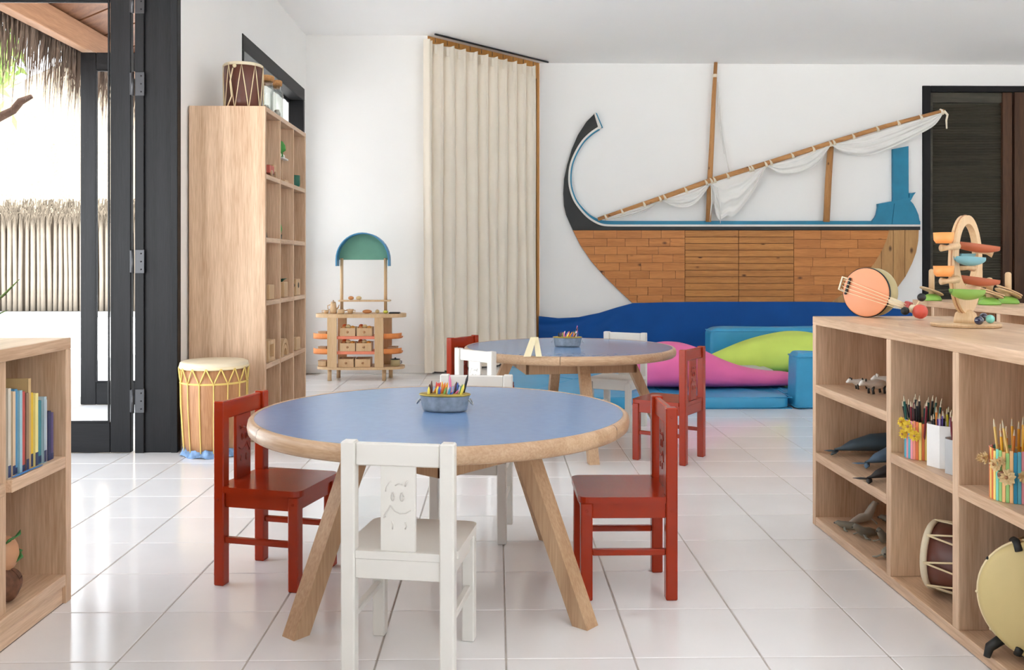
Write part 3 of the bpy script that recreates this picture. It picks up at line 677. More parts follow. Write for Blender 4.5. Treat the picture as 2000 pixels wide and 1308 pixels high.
# ================================================================== play corner: mats, bolsters, beanbags
def soft(name, label, cat, loc, size, mat, rz=0, group=None, taper=0, r=.035, seams=True):
    o = thing(name, label, cat, loc, rz, group); x, y, z = size[0]/2, size[1]/2, size[2]
    def fn(u, v):      # super-ellipsoid block with slightly domed faces
        a, b = 2*math.pi*u, math.pi*(v-.5); e = .16
        sg = lambda t: math.copysign(abs(t)**e, t)
        zz = sg(math.sin(b)); k = 1-taper*(zz+1)/2
        return (x*sg(math.cos(b))*sg(math.cos(a))*k, y*sg(math.cos(b))*sg(math.sin(a)), z/2*(1+zz)+.006*math.sin(a*3+b*4)*(1 if zz > .5 else 0))
    MB().grid(fn, 96, 40).build('cover', mat, o)
    if seams:
        for zz in (.04*z, .93*z):
            k = 1-taper*zz/z; m = MB(); pts = [(sx*x*.985*k, sy*y*.985, zz) for sx, sy in ((-1, -1), (1, -1), (1, 1), (-1, 1), (-1, -1))]; m.tube(pts, .006, 6); m.build('piping', mat, o)
    return o
mx = [(.02, 1.3), (1.3, 2.02)]
soft('play_mat', 'sky blue padded floor mat under the farther table', 'mat', (.72, 8.6, 0), (1.36, 2.3, .1), 'mat', group='blue floor mats')
soft('play_mat', 'sky blue padded floor mat beneath the pink beanbag', 'mat', (1.92, 8.6, 0), (1.03, 2.3, .1), 'mat', group='blue floor mats')
soft('play_mat', 'sky blue floor mat at the right, beside the bolster', 'mat', (2.82, 8.72, 0), (.74, 2.04, .1), 'mat', group='blue floor mats')
soft('foam_bolster', 'sky blue foam bolster along the back of the play corner', 'bolster', (3.05, 9.93, .0), (1.5, .3, .5), 'mat')
soft('foam_bolster', 'sky blue foam bolster ending at the tall end of the oak shelf', 'bolster', (2.68, 7.56, 0), (.46, .24, .46), 'mat', taper=.06)
soft('floor_pad', 'pale grey flat pad between the pink and lime beanbags', 'pad', (2.15, 8.6, .108), (.85, .4, .1), 'greyc', seams=False)
def beanbag(name, label, loc, rz, prof, mat, flat):
    """long stuffed bag: prof = (along, half width, height, bottom)"""
    o = thing(name, label, 'beanbag', loc, rz); pr = smooth([(a, b) for a, b, c in prof], 6); ph = smooth([(a, c) for a, b, c in prof], 6); n = len(pr)-1
    def fn(u, v):
        i = min(int(v*n), n-1); f = v*n-i; x = pr[i][0]+(pr[i+1][0]-pr[i][0])*f; hw = pr[i][1]+(pr[i+1][1]-pr[i][1])*f; hh = ph[i][1]+(ph[i+1][1]-ph[i][1])*f
        a = 2*math.pi*u; c, s_ = math.cos(a), math.sin(a)
        zz = hh*(.42+.58*s_) if s_ > 0 else hh*.42*(1-abs(s_)**flat)
        wr = 1+.02*math.sin(x*60+a*2)*max(0, math.cos(a*1.0))*.6
        return (x, hw*math.copysign(abs(c)**.8, c)*wr, max(zz, 0))
    MB().grid(fn, 64, 80).build('bag', mat, o)
    m = MB(); m.tube([fn(.08+.0*k, k/40) for k in range(41)], .004, 6); m.build('seam', mat, o)
    return o
beanbag('beanbag', 'long pink beanbag tapering to the right on the blue mat', (1.26, 8.12, .108), 0,
        [(-.02, .03, .05), (.02, .2, .24), (.15, .33, .37), (.35, .36, .385), (.55, .33, .33), (.75, .28, .235), (.95, .23, .165), (1.15, .19, .13), (1.35, .12, .115), (1.45, .02, .05)], 'pink', .6)
beanbag('beanbag', 'lime green beanbag slumped behind the pink one', (2.1, 9.2, .108), -3,
        [(0, .02, .14), (.15, .18, .2), (.4, .3, .3), (.65, .38, .37), (.9, .4, .405), (1.15, .36, .37), (1.35, .22, .25), (1.42, .03, .1)], 'lime', .6)

# ================================================================== drums
def lacing(parent, r0, r1, z0, z1, n, mat, rad=.004, mode='x', name='lacing'):
    """zigzag cord round a drum between heights z0 and z1 (radius r0 -> r1)"""
    for k in range(n):
        a0, a1, a2 = 2*math.pi*k/n, 2*math.pi*(k+.5)/n, 2*math.pi*(k+1)/n
        pt = lambda a, r, z: (r*math.cos(a), r*math.sin(a), z)
        mid = lambda t, aa, ab: pt(aa+(ab-aa)*t, r0+(r1-r0)*t, z0+(z1-z0)*t)
        MB().tube([mid(t/4, a0, a1) for t in range(5)]+[mid(1-t/4, a2, a1) for t in range(1, 5)], rad, 6).build(name, mat, parent)
# tall floor drum
fd = thing('floor_drum', 'tall wooden floor drum laced with straw cord, beside the bookcase', 'drum', (-1.79, 5.80, 0), 10)
MB().lathe([(0, .03), (.178, .03), (.185, .1), (.197, .3), (.201, .45), (.199, .54), (0, .54)], 40).build('shell', 'drumwood', fd)
MB().lathe([(0, .588), (.19, .586), (.206, .578), (.21, .562), (.209, .545), (.2, .54)], 40).build('drum_head', 'skin', fd)
MB().lathe([(.206, .54), (.212, .546), (.213, .556), (.208, .562)], 40).build('head_ring', 'cord', fd)
lacing(fd, .212, .205, .55, .455, 15, 'cordy', .0045)
m = MB(); m.lathe([(.2, .448), (.209, .455), (.2, .462)], 40); m.build('waist_cord', 'cordy', fd)
for k in range(15):
    a = 2*math.pi*(k+.5)/15; MB().tube([(.206*math.cos(a), .206*math.sin(a), .455), (.203*math.cos(a), .203*math.sin(a), .3), (.19*math.cos(a), .19*math.sin(a), .1), (.186*math.cos(a), .186*math.sin(a), .03)], .004, 6).build('cord', 'cordy', fd)
MB().grid(lambda u, v: ((.178+.022*v+.008*math.sin(u*60))*math.cos(u*2*math.pi), (.178+.022*v+.008*math.sin(u*60+1))*math.sin(u*2*math.pi), .05-.048*v+.006*math.sin(u*47)), 90, 4).build('rag_wrap', 'ragb', fd)
def hand_drum(o, r, h, n, bulge=1.06):
    MB().lathe([(0, .008), (r*.96, .008), (r*.98, h*.25), (r*bulge*.97, h*.6), (r, h-.01), (0, h-.01)], 36).build('shell', 'drumbrown', o)
    MB().lathe([(0, h), (r*.97, h), (r*1.03, h-.006), (r*1.035, h-.02), (r*1.0, h-.024)], 36).build('drum_head', 'skin', o)
    MB().lathe([(0, 0), (r*.97, 0), (r*1.03, .006), (r*1.035, .02), (r*1.0, .024)], 36).build('drum_head', 'skin', o)
    lacing(o, r*1.035, r*1.05, .015, h-.015, n, 'cord', .0035)
dtop = thing('hand_drum', 'dark brown hand drum with crossed white lacing on top of the bookcase', 'drum', (-1.80, 6.5, 2.256), 20)
hand_drum(dtop, .132, .35, 9)
m = MB(); m.tube([(-.08, -.115, .3), (-.1, -.13, .2), (-.09, -.135, .1), (-.12, -.14, .02)], .005, 6); m.ball((-.07, -.125, .315), .014); m.build('loose_cord', 'cord', dtop)
dl = thing('hand_drum', 'dark brown laced drum lying on its side in the shelf', 'drum', (1.545, 3.22, .04+.127), rot=(0, R(90), R(-44)))
hand_drum(dl, .118, .28, 8)
bd = thing('frame_drum', 'drum with a broad yellow skin and black straps in the bottom corner cubby', 'drum', (1.60, 2.63, .04), 0)
fm = tr(0, 0, .185) @ frame_to((-.62, -.78, .06))
MB(fm).lathe([(0, -.1), (.155, -.1), (.165, .0), (.168, .06), (0, .06)], 48).build('shell', 'drumbrown', bd)
MB(fm).lathe([(0, .075), (.155, .073), (.168, .066), (.172, .05), (.168, .035)], 48).build('drum_head', 'skiny', bd)
MB(fm).lathe([(.169, .03), (.176, .037), (.176, .047), (.17, .052)], 48).build('hoop', 'cord', bd)
for k in range(10):
    a = 2*math.pi*k/10; MB(fm).tube([(.174*math.cos(a), .174*math.sin(a), .05), (.172*math.cos(a+.2), .172*math.sin(a+.2), 0), (.16*math.cos(a), .16*math.sin(a), -.09)], .005, 6).build('lacing', 'cord' if k % 3 else 'black', bd)
for a in (R(58), R(75), R(210)): MB(fm).tube([(.15*math.cos(a), .15*math.sin(a), .078), (.175*math.cos(a), .175*math.sin(a), .06), (.178*math.cos(a+.12), .178*math.sin(a+.12), 0)], .011, 8, flat=.4).build('black_strap', 'black', bd)
for sx, sy in ((-.15, .03), (.0, -.12), (.1, .1)): MB().tube([(sx*.75, sy*.75, .06), (sx, sy, .03), (sx*1.05, sy*1.05, .001)], [.016, .014, .01], 8).build('foot', 'black', bd)
# cork-topped jars beside the top drum
def jar(label, x, y, r, h, narrow):
    o = thing('glass_jar', label, 'jar', (x, y, 2.256)); n = r*(.6 if narrow else .95)
    MB().lathe([(0, .002), (r*.96, .002), (r, .012), (r, h*.78), (r*.95, h*.84), (n, h*.9), (n, h), (n-.004, h), (n-.004, h*.9), (r-.005, h*.78), (r-.005, .012), (0, .01)], 28).build('glass', 'jar', o)
    MB().lathe([(0, h-.02), (n-.005, h-.02), (n-.005, h), (n+.01, h+.002), (n+.012, h+.035), (n+.006, h+.042), (0, h+.042)], 24).build('cork_lid', 'cork', o)
    m = MB(); q = random.Random(4)
    for k in range(40): a = q.uniform(0, 6.3); d = q.uniform(0, r-.022); m.ball((d*math.cos(a), d*math.sin(a), .02+q.random()*h*.3), q.uniform(.009, .014), 7, 5)
    tag(m.build('shells', 'shells', o), kind='stuff')
jar('wide glass jar with a flat cork lid behind the top drum', -1.72, 6.80, .056, .29, False)
jar('slim glass jar with a small cork stopper, nearest the wall corner', -1.69, 7.02, .05, .30, True)

# ================================================================== tins of crayons on the tables
CRC = [(214, 70, 60), (240, 170, 40), (60, 90, 170), (230, 120, 160), (90, 60, 50), (120, 160, 80), (240, 220, 90), (150, 110, 190), (40, 40, 44), (236, 232, 224), (230, 130, 50), (70, 150, 190)]
CRN = ['red', 'amber', 'blue', 'pink', 'brown', 'green', 'yellow', 'purple', 'black', 'white', 'orange', 'sky blue']
for k, c in enumerate(CRC): plain('crayon_colour_%d' % k, *c)
def tin(label, x, y, z, rz, n, seed, where):
    o = thing('pencil_tin', label, 'tin', (x, y, z), rz, 'galvanised pencil tins')
    MB().lathe([(0, .001), (.08, .001), (.086, .01), (.094, .056), (.097, .06), (.097, .064), (.092, .064), (.083, .012), (0, .008)], 40, sy=.55).build('bucket', 'tin', o)
    MB().lathe([(.095, .058), (.099, .062), (.095, .066)], 40, sy=.56).build('rim_wire', plain('brassy_wire', 170, 146, 70, .4, metal=.6), o)
    for s_ in (-1, 1):
        MB().tube([(s_*.094, -.018, .045), (s_*.104, -.012, .03), (s_*.106, 0, .026), (s_*.104, .012, .03), (s_*.094, .018, .045)], .0025, 6).build('handle', 'tin', o)
    q = random.Random(seed); cs = {}
    for k in range(n):
        cx, cy = q.uniform(-.06, .06), q.uniform(-.026, .026); c = k % len(CRC); L_ = q.uniform(.062, .085); tall = k in (3, 8)
        if tall: L_ = .11
        if c not in cs:
            mm = MB(); mm.lathe([(0, 0), (.0048, 0), (.0048, .082), (.0044, .084), (.0012, .1), (0, .1)], 8); cs[c] = mm.mesh('crayon', M['crayon_colour_%d' % c])
        cr = bpy.data.objects.new('crayon', cs[c]); COL.objects.link(cr)
        lean = (q.uniform(-.12, .12), q.uniform(-.1, .7)*(1 if cx < .02 else .5), 0); a = R(rz)
        cr.location = (x+cx*math.cos(a)-cy*math.sin(a), y+cx*math.sin(a)+cy*math.cos(a), z+.028); cr.rotation_euler = lean; cr.scale = (1, 1, L_/.1)
        tag(cr, '%s crayon in the tin on the %s table' % (CRN[c], where), 'crayon', 'crayons in the tin on the %s table' % where)
tin('galvanised oval tin of crayons on the nearest blue table', -.197, 3.44, .6435, -8, 34, 1, 'nearest')
tin('galvanised oval tin of crayons on the farther blue table', .47, 6.08, .6435, -5, 28, 2, 'farther')
q = on_z(1043, 697, .644)
af = thing('wooden_stand', 'small pale wooden A-shaped stand at the rim of the farther table', 'stand', (q.x, q.y+.06, .6435), 0)
for a, b, wd_ in (((-.04, -.03), (.0, .0), .022), ((.03, -.03), (.014, .014), .018)):
    MB().add([(a[0]-wd_, a[1]-.006, 0), (a[0]+wd_, a[1]-.006, 0), (a[0]+wd_, a[1]+.006, 0), (a[0]-wd_, a[1]+.006, 0), (b[0]-wd_*.8, b[1]-.006, .112), (b[0]+wd_*.8, b[1]-.006, .112), (b[0]+wd_*.8, b[1]+.006, .112), (b[0]-wd_*.8, b[1]+.006, .115)],
             [(0, 1, 2, 3), (7, 6, 5, 4), (0, 4, 5, 1), (1, 5, 6, 2), (2, 6, 7, 3), (3, 7, 4, 0)]).build('slat', plain('cream_slat', 232, 220, 182), af)

# ================================================================== toy market stall by the back wall
st = thing('market_stall', 'wooden toy market stall with teal arched canopy by the back wall', 'play stall', (-1.405, 9.46, 0))
U = lambda px: (px-706)/188.0
Zs = lambda py: (741-py)/188.0
def oval(rx, ry, z0, z1, pw=3.2):
    pts = []
    for k in range(48):
        a = 2*math.pi*k/48; c, s_ = math.cos(a), math.sin(a); pts.append((rx*math.copysign(abs(c)**(2/pw), c), ry*math.copysign(abs(s_)**(2/pw), s_)))
    return MB().prism(pts, z0, z1, 'xy')
M['salmon'] = paint('salmon_shelf', srgb(228, 134, 104), .5); M['orange'] = paint('orange_tray', srgb(226, 138, 70), .5)
M['canopyg'] = paint('sage_green_panel', srgb(106, 160, 138), .6); M['canopyb'] = paint('blue_canopy_rim', srgb(60, 132, 176), .5)
oval(U(790), .19, .115, .14).build('base_board', 'beech', st); oval(U(793), .19, Zs(620), Zs(613), 3).build('counter', 'beech', st)
for x in (U(648.5), U(753)):
    for y in (-.12, .12): MB().lathe([(0, 0), (.021, 0), (.021, .115), (0, .115)], 16, mtx=tr(x+(.05 if y > 0 and x < 0 else .04 if y > 0 else 0), y, 0)).build('leg', 'beech', st)
for a, b in ((646, 664), (736, 753)):
    part('upright_panel', 'beech', st, (U(a), U(b), -.18, -.16, .14, Zs(620)), b=.002)
    part('upright_panel', 'beech', st, (U(a)+.05, U(b)+.05, .13, .15, .14, Zs(620)), b=.002)
for z in (Zs(661), Zs(690)):
    part('shelf', 'salmon', st, (U(664), U(736), -.165, .13, z, z+.03), b=.003)
    for s_, cx in ((-1, U(646)), (1, U(753))):
        pts = [(cx, -.16)]+[(cx+s_*(.17*math.sin(R(a))), -.16+.14*(1-math.cos(R(a)))) for a in range(10, 91, 10)]+[(cx+s_*.17, .12), (cx, .12)]
        o = MB().prism(pts if s_ > 0 else pts[::-1], z, z+.012, 'xy').build('side_tray', 'orange', st)
        rim = MB(); pp = pts[:-2]
        for i in range(len(pp)-1):
            rim.add([(pp[i][0], pp[i][1], z), (pp[i+1][0], pp[i+1][1], z), (pp[i+1][0], pp[i+1][1], z+.055), (pp[i][0], pp[i][1], z+.055),
                     (pp[i][0]*.985, pp[i][1]+.008, z), (pp[i+1][0]*.985, pp[i+1][1]+.008, z), (pp[i+1][0]*.985, pp[i+1][1]+.008, z+.055), (pp[i][0]*.985, pp[i][1]+.008, z+.055)], [(0, 1, 2, 3), (7, 6, 5, 4), (3, 2, 6, 7), (0, 4, 5, 1)])
        rim.build('tray_edge', 'orange', o)
for x in (U(668), U(753)): MB().tube([(x, .0, Zs(613)), (x, 0, Zs(506))], .0165, 12).build('canopy_post', 'beech', st)
part('canopy_shelf', 'beech', st, (U(663), U(763), -.07, .05, Zs(590), Zs(587)), b=.003)
cz, cr_ = Zs(509), U(757)-.01
arc = [(U(711)+cr_*math.cos(R(a)), cz+cr_*math.sin(R(a))*1.02) for a in range(0, 181, 9)]
MB().prism(arc, .02, .035, 'xz').build('canopy_panel', 'canopyg', st)
m = MB(); ac = [(U(711)+cr_, cz-.065)]+arc+[(U(711)-cr_, cz-.065)]; k2 = len(ac)
out_ = [(U(711)+(x-U(711))*1.045, cz+(z_-cz)*(1.045 if z_ > cz else 1)) for x, z_ in ac]
for i in range(k2-1):
    vs_ = [(ac[i][0], y, ac[i][1]) for y in (-.12, .05)]+[(ac[i+1][0], y, ac[i+1][1]) for y in (.05, -.12)]+[(out_[i][0], y, out_[i][1]) for y in (-.12, .05)]+[(out_[i+1][0], y, out_[i+1][1]) for y in (.05, -.12)]
    m.add(vs_, [(0, 1, 2, 3), (7, 6, 5, 4), (0, 3, 7, 4), (1, 5, 6, 2)]+([(0, 4, 5, 1)] if i == 0 else [])+([(3, 2, 6, 7)] if i == k2-2 else []))
m.build('canopy_rim', 'canopyb', st)
# storage boxes standing in the stall
sx_, sy_ = st.location.x, st.location.y
food = [plain('toy_bread', 196, 128, 72), plain('toy_tomato', 206, 92, 44), plain('toy_potato', 206, 180, 132), plain('toy_lime', 190, 186, 62), plain('toy_pepper', 216, 150, 60)]
fi = 0
rows_ = [('top', Zs(661)+.03, (640, 655), ((684, 'left'), (716, 'right'))), ('middle', Zs(690)+.03, (669, 684), ((684, 'left'), (715, 'right'))), ('bottom', .14, (697, 712), ((681, 'left'), (713, 'right')))]
for rn, z, _, cols in rows_:
    for px, cn in cols:
        o = thing('toy_crate', 'wooden toy crate on the %s shelf of the market stall, %s of its pair' % (rn, cn), 'crate', (sx_+U(px), sy_-.08, z+.001), group='crates in the market stall')
        part('box_floor', 'beech', o, (-.075, .075, -.07, .07, 0, .008), b=.001); part('front', 'beech', o, (-.078, .078, -.078, -.07, 0, .082), b=.001); part('back', 'beech', o, (-.078, .078, .07, .078, 0, .09), b=.001)
        for s_ in (-1, 1): part('side', 'beech', o, (*sorted((s_*.07, s_*.078)), -.07, .07, 0, .09), b=.001)
        MB().lathe([(0, 0), (.011, 0), (.012, .008), (0, .012)], 12, mtx=tr(0, -.078, .042) @ Matrix.Rotation(R(90), 4, 'X')).build('knob', 'drumwood', o)
        if rn != 'bottom':
            for k in range(5):
                m = MB(); rr_ = random.Random(fi*7+k); m.ball((0, 0, .03), (.026, .024, .022)); fc = (fi+k) % 5; f = m.build('toy_food', food[fc]); fi += 1
                f.location = (sx_+U(px)-.045+.045*(k % 3), sy_-.08-.03+.05*(k//3), z+.052+.014*(k % 2)); tag(f, '%s toy food in the %s %s crate of the market stall' % (['brown', 'orange-red', 'pale tan', 'lime', 'golden'][fc], rn, cn), 'toy food', 'toy food in the %s %s crate' % (rn, cn))
zc = Zs(613)+.001
def lathe_thing(name, label, cat, x, y, z, prof, mat, extra=None, seg=24):
    o = thing(name, label, cat, (x, y, z)); MB().lathe(prof, seg).build('body', mat, o)
    if extra: extra(o)
    return o
def pot_extra(o):
    MB().tube([(.028, 0, .04), (.05, 0, .06), (.06, 0, .09)], [.009, .007, .005], 8).build('spout', 'beech', o)
    MB().tube([(-.03, 0, .09), (-.058, 0, .08), (-.056, 0, .045), (-.032, 0, .035)], .005, 8).build('handle', 'beech', o); MB().lathe([(0, .112), (.027, .11), (.022, .12), (.006, .124), (.008, .134), (0, .138)], 16).build('lid', 'tablew', o)
lathe_thing('toy_teapot', 'wooden toy teapot on the stall counter', 'teapot', sx_+U(653), sy_-.04, zc, [(0, 0), (.034, 0), (.038, .02), (.032, .07), (.026, .112), (0, .112)], 'beech', pot_extra)
lathe_thing('toy_bowl', 'wooden toy pot beside the teapot on the stall counter', 'toy pot', sx_+U(670), sy_-.11, zc, [(0, 0), (.03, 0), (.036, .01), (.036, .045), (.032, .045), (.03, .012), (0, .01)], 'beech', lambda o: MB().tube([(.035, 0, .03), (.09, .02, .045)], .006, 8).build('handle', 'tablew', o))
lathe_thing('toy_cup', 'wooden toy cup on the stall counter, left of the sausages', 'toy cup', sx_+U(687), sy_-.08, zc, [(0, 0), (.022, 0), (.036, .045), (.032, .045), (.02, .006), (0, .006)], 'beech', lambda o: MB().tube([(.03, 0, .035), (.05, 0, .035), (.048, 0, .015), (.026, 0, .012)], .004, 8).build('handle', 'beech', o))
lathe_thing('toy_cup', 'small wooden toy cup at the left end of the stall counter', 'toy cup', sx_+U(640), sy_-.06, zc, [(0, 0), (.018, 0), (.03, .035), (.026, .035), (.016, .005), (0, .005)], 'beech', lambda o: MB().tube([(-.025, 0, .03), (-.045, 0, .03), (-.04, 0, .01), (-.02, 0, .008)], .004, 8).build('handle', 'beech', o))
for x, y, s_, c, lb in ((719, -.06, (.05, .025, .02), 0, 'long toy loaf on the stall counter'), (738, -.04, (.022, .022, .02), 2, 'round toy potato on the stall counter'), (755, -.08, (.026, .02, .017), 3, 'yellow-green toy fruit on the stall counter')):
    f = MB().ball((0, 0, s_[2]), s_).build('toy_food', food[c]); f.location = (sx_+U(x), sy_+y, zc); tag(f, lb, 'toy food')
f = MB().box(-.055, .055, -.05, .05, 0, .014, b=.004).build('toy_chalkboard', 'black'); f.location = (sx_+U(772), sy_-.06, zc); tag(f, 'small black slab lying at the right end of the stall counter', 'slab')
for x, lb in ((687, 'left toy bun on the small upper shelf of the stall'), (702, 'right toy bun on the small upper shelf of the stall')):
    f = MB().ball((0, 0, .018), (.03, .026, .02)).build('toy_bun', food[0 if x < 690 else 2]); f.location = (sx_+U(x), sy_-.035, Zs(587)+.003); tag(f, lb, 'toy food')
def pan(o):
    MB().lathe([(0, .066), (.048, .066), (.052, .072), (.01, .076), (.008, .086), (0, .088)], 20).build('lid', plain('dark_slate_lid', 54, 64, 70), o); MB().tube([(.05, 0, .05), (.065, 0, .052), (.065, 0, .03), (.05, 0, .03)], .004, 8).build('handle', 'black', o)
lathe_thing('toy_saucepan', 'toy saucepan with dark lid at the lower right of the stall', 'saucepan', sx_+U(773), sy_-.05, .141, [(0, 0), (.046, 0), (.05, .008), (.05, .066), (0, .066)], plain('olive_beige', 176, 160, 118), pan)
for px, z, lb in ((634, Zs(661)+.013, 'upper left'), (634, Zs(690)+.013, 'middle left'), (768, Zs(690)+.013, 'middle right'), (634, .141, 'lower left')):
    o = thing('toy_box', 'small wooden toy box in the %s side tray of the stall' % lb, 'toy box', (sx_+U(px), sy_-.03, z), -14)
    part('box', 'beech' if px < 700 else 'oak_x', o, (-.045, .045, -.04, .04, 0, .05)); part('lid', 'tablew', o, (-.047, .047, -.042, .042, .05, .06))

# ================================================================== toys in the tall bookcase
M['block'] = M['beech']; xs_ = tx1-.045
cy_ = [(te[0]+te[1])/2, (te[2]+te[3])/2, (te[4]+te[5])/2]
M['gdark'] = paint('dark_green_toy', srgb(30, 96, 74), .5); M['ggreen'] = paint('green_toy', srgb(70, 150, 66), .5); M['rosy'] = paint('rose_wood_block', srgb(190, 96, 84), .5)
def cube_toy(label, c, z, w_, h_, hole=False, frame=False, dx_=0, extra=None, mat='beech', d_=.07):
    o = thing('wooden_block_toy', label, 'toy', (xs_+dx_, cy_[c], z+.001), 0)
    if frame:
        for a, b in ((-w_, -w_+.03), (w_-.03, w_)): part('side', mat, o, (-d_/2, d_/2, a, b, 0, h_))
        part('top', mat, o, (-d_/2, d_/2, -w_+.03, w_-.03, h_-.03, h_)); part('bottom', mat, o, (-d_/2, d_/2, -w_+.03, w_-.03, 0, .03))
    else: part('block', mat, o, (-d_/2, d_/2, -w_, w_, 0, h_), b=.005)
    if hole: MB().lathe([(0, 0), (.022, 0), (.022, .002), (0, .002)], 16, mtx=tr(d_/2, 0, h_*.62) @ Matrix.Rotation(R(90), 4, 'Y')).build('hole', 'louvre', o); MB().lathe([(0, 0), (.022, 0), (.022, .002), (0, .002)], 16, mtx=tr(0, -w_-.001, h_*.62) @ Matrix.Rotation(R(90), 4, 'X')).build('hole', 'louvre', o)  # solid dark discs stand in for the shade inside the hole
    if extra: extra(o)
    return o
def greens(o):
    q = random.Random(2)
    for k in range(6): a = k*1.05; MB().tube([(0, 0, .11), (.02*math.cos(a), .02*math.sin(a), .135), (.045*math.cos(a), .045*math.sin(a), .14)], [.004, .012, .002], 6, flat=.4).build('leaf', 'gdark', o)
cube_toy('square beige block toy in the left cubby of the middle shelf', 0, tz[2], .07, .105)
cube_toy('beige planter block with dark leaves in the middle cubby', 1, tz[2], .06, .115, extra=greens)
cube_toy('tall beige block with a round hole in the right cubby', 2, tz[2], .07, .13, hole=True)
cube_toy('beige open-frame block in the left cubby, second shelf from bottom', 0, tz[1], .09, .15, frame=True)
cube_toy('plain beige block in the right cubby, second shelf from bottom', 2, tz[1], .07, .10)
o = thing('wooden_arch_toy', 'nested beige wooden arches in the middle cubby', 'toy', (xs_, cy_[1], tz[1]+.001))
for r0, r1 in ((.05, .075), (.085, .115)):
    pts = [(r1*math.cos(R(a)), r1*math.sin(R(a))*1.1) for a in range(0, 181, 12)]+[(r0*math.cos(R(a)), r0*math.sin(R(a))*1.1) for a in range(180, -1, -12)]
    MB().prism(pts, -.03, .03, 'yz').build('arch', 'beech', o)
o = thing('wooden_car_toy', 'rose and beige wooden block car in the top left cubby', 'toy car', (xs_+.01, cy_[0], tz[4]+.001))
part('body', 'rosy', o, (-.03, .03, -.08, .04, .02, .075)); part('cab', 'beech', o, (-.028, .028, .042, .1, .02, .09))
for y in (-.05, .06):
    for s_ in (-1, 1): MB().lathe([(0, -.006), (.02, -.006), (.02, .006), (0, .006)], 14, mtx=tr(s_*.034, y, .02) @ Matrix.Rotation(R(90), 4, 'Y')).build('wheel', 'tablew', o)
o = thing('toy_tree_stand', 'toy green tree with white figures on a tall peg stand, top middle cubby', 'toy', (xs_, cy_[1]+.0, tz[4]+.001))
MB().tube([(0, 0, .01), (0, 0, .17)], .012, 10).build('post', 'oak_z', o); part('foot', 'beech', o, (-.04, .04, -.06, .06, 0, .014)); part('platform', 'white', o, (-.035, .035, -.08, .08, .165, .178))
MB().lathe([(0, .178), (.014, .178), (.012, .22), (.034, .235), (.03, .27), (.012, .30), (0, .305)], 12).build('crown', 'ggreen', o); MB().ball((0, .05, .195), (.014, .02, .016)).build('figure', 'white', o); MB().ball((0, -.05, .195), (.014, .02, .016)).build('figure', 'white', o)
o = thing('toy_mug', 'dark green toy mug in the top right cubby', 'toy mug', (xs_+.01, cy_[2]-.04, tz[4]+.001))
MB().lathe([(0, 0), (.04, 0), (.045, .01), (.045, .085), (.038, .085), (.036, .01), (0, .01)], 20).build('cup', 'gdark', o); MB().tube([(0, .044, .07), (0, .075, .065), (0, .075, .03), (0, .044, .022)], .006, 8).build('handle', 'gdark', o)
o = thing('toy_cactus', 'green toy plant in the middle cubby, third shelf up', 'toy plant', (xs_+.0, cy_[1]-.1, tz[3]+.001))
MB().lathe([(0, 0), (.024, 0), (.03, .035), (0, .035)], 14).build('pot', 'louvre', o); MB().lathe([(0, .035), (.02, .04), (.03, .075), (.022, .11), (0, .125)], 12).build('crown', 'ggreen', o)
o = thing('toy_figure', 'tiny dark toy figure at the left of the third shelf', 'toy', (xs_+.02, cy_[0]-.15, tz[3]+.001))
MB().lathe([(0, 0), (.02, 0), (.016, .03), (.01, .045), (0, .045)], 12).build('body', 'louvre', o); MB().ball((0, 0, .055), .014).build('head', 'beech', o)

# ================================================================== on the right-hand shelf top
ST = .956
# banjo leaning on its rim
nb = Vector((-.766, -.643, .0)); ub = Vector((.643, -.766, 0))
bj = on_z(1697, 620, ST)
ban = thing('toy_banjo', 'peach-faced toy banjo propped on its side on the oak shelf', 'banjo', (bj.x+.01, bj.y+.03, ST))
BM = Matrix(((ub.x, 0, nb.x, 0), (ub.y, 0, nb.y, 0), (0, 1, 0, .112), (0, 0, 0, 1)))
tl = Matrix.Rotation(R(-18), 4, 'Z')
BM = BM @ tl                      # local x = along the neck, z = out of the face
M['peach'] = paint('peach_banjo_face', srgb(228, 154, 112), .5, var=.03)
MB(BM).lathe([(0, -.07), (.104, -.07), (.109, -.06), (.111, .022), (0, .022)], 48).build('rim', plain('olive_rim', 178, 164, 120), ban)
MB(BM).lathe([(0, .026), (.104, .026), (.109, .024), (.109, .018), (0, .018)], 48).build('face', 'peach', ban)
MB(BM).lathe([(.1095, .012), (.1125, .014), (.1125, .021), (.1095, .023)], 48).build('black_band', 'black', ban)
MB(BM).tube([(.1, 0, .006), (.15, 0, .006), (.2, 0, .006)], [.018, .015, .014], 12).build('neck', 'skin', ban)
m = MB(BM); m.box(.178, .205, -.024, .024, -.008, .02, b=.003); m.build('nut_block', plain('dark_red_block', 160, 50, 42), ban)
MB(BM).tube([(.205, 0, .006), (.228, 0, .006)], [.017, .02], 12).build('collar', 'skin', ban); MB(BM).ball((.25, 0, .006), .032).build('red_ball', plain('coral_red_ball', 204, 82, 66), ban)
for pv in ((.23, .058, -.01), (.205, -.012, .047)):
    MB(BM).tube([(.222, 0, .006), pv], .003, 6).build('peg', 'cord', ban); MB(BM).ball(pv, .018).build('black_ball', 'black', ban)
m = MB(BM); m.box(-.092, -.082, -.04, .04, .026, .036, b=.002); m.build('bridge', 'black', ban)
m = MB(BM); pts = [(-.1, .03), (-.128, .03), (-.128, -.03), (-.1, -.03)]; m.tube([(x, y, .022) for x, y in pts], .005, 8); m.build('tailpiece', 'skin', ban)
for k in range(4): MB(BM).tube([(-.115, -.021+.014*k, .03), (-.087, -.027+.018*k, .038), (.12, -.018+.012*k, .033), (.19, -.012+.008*k, .023)], .0014, 6).build('string', 'cord', ban)
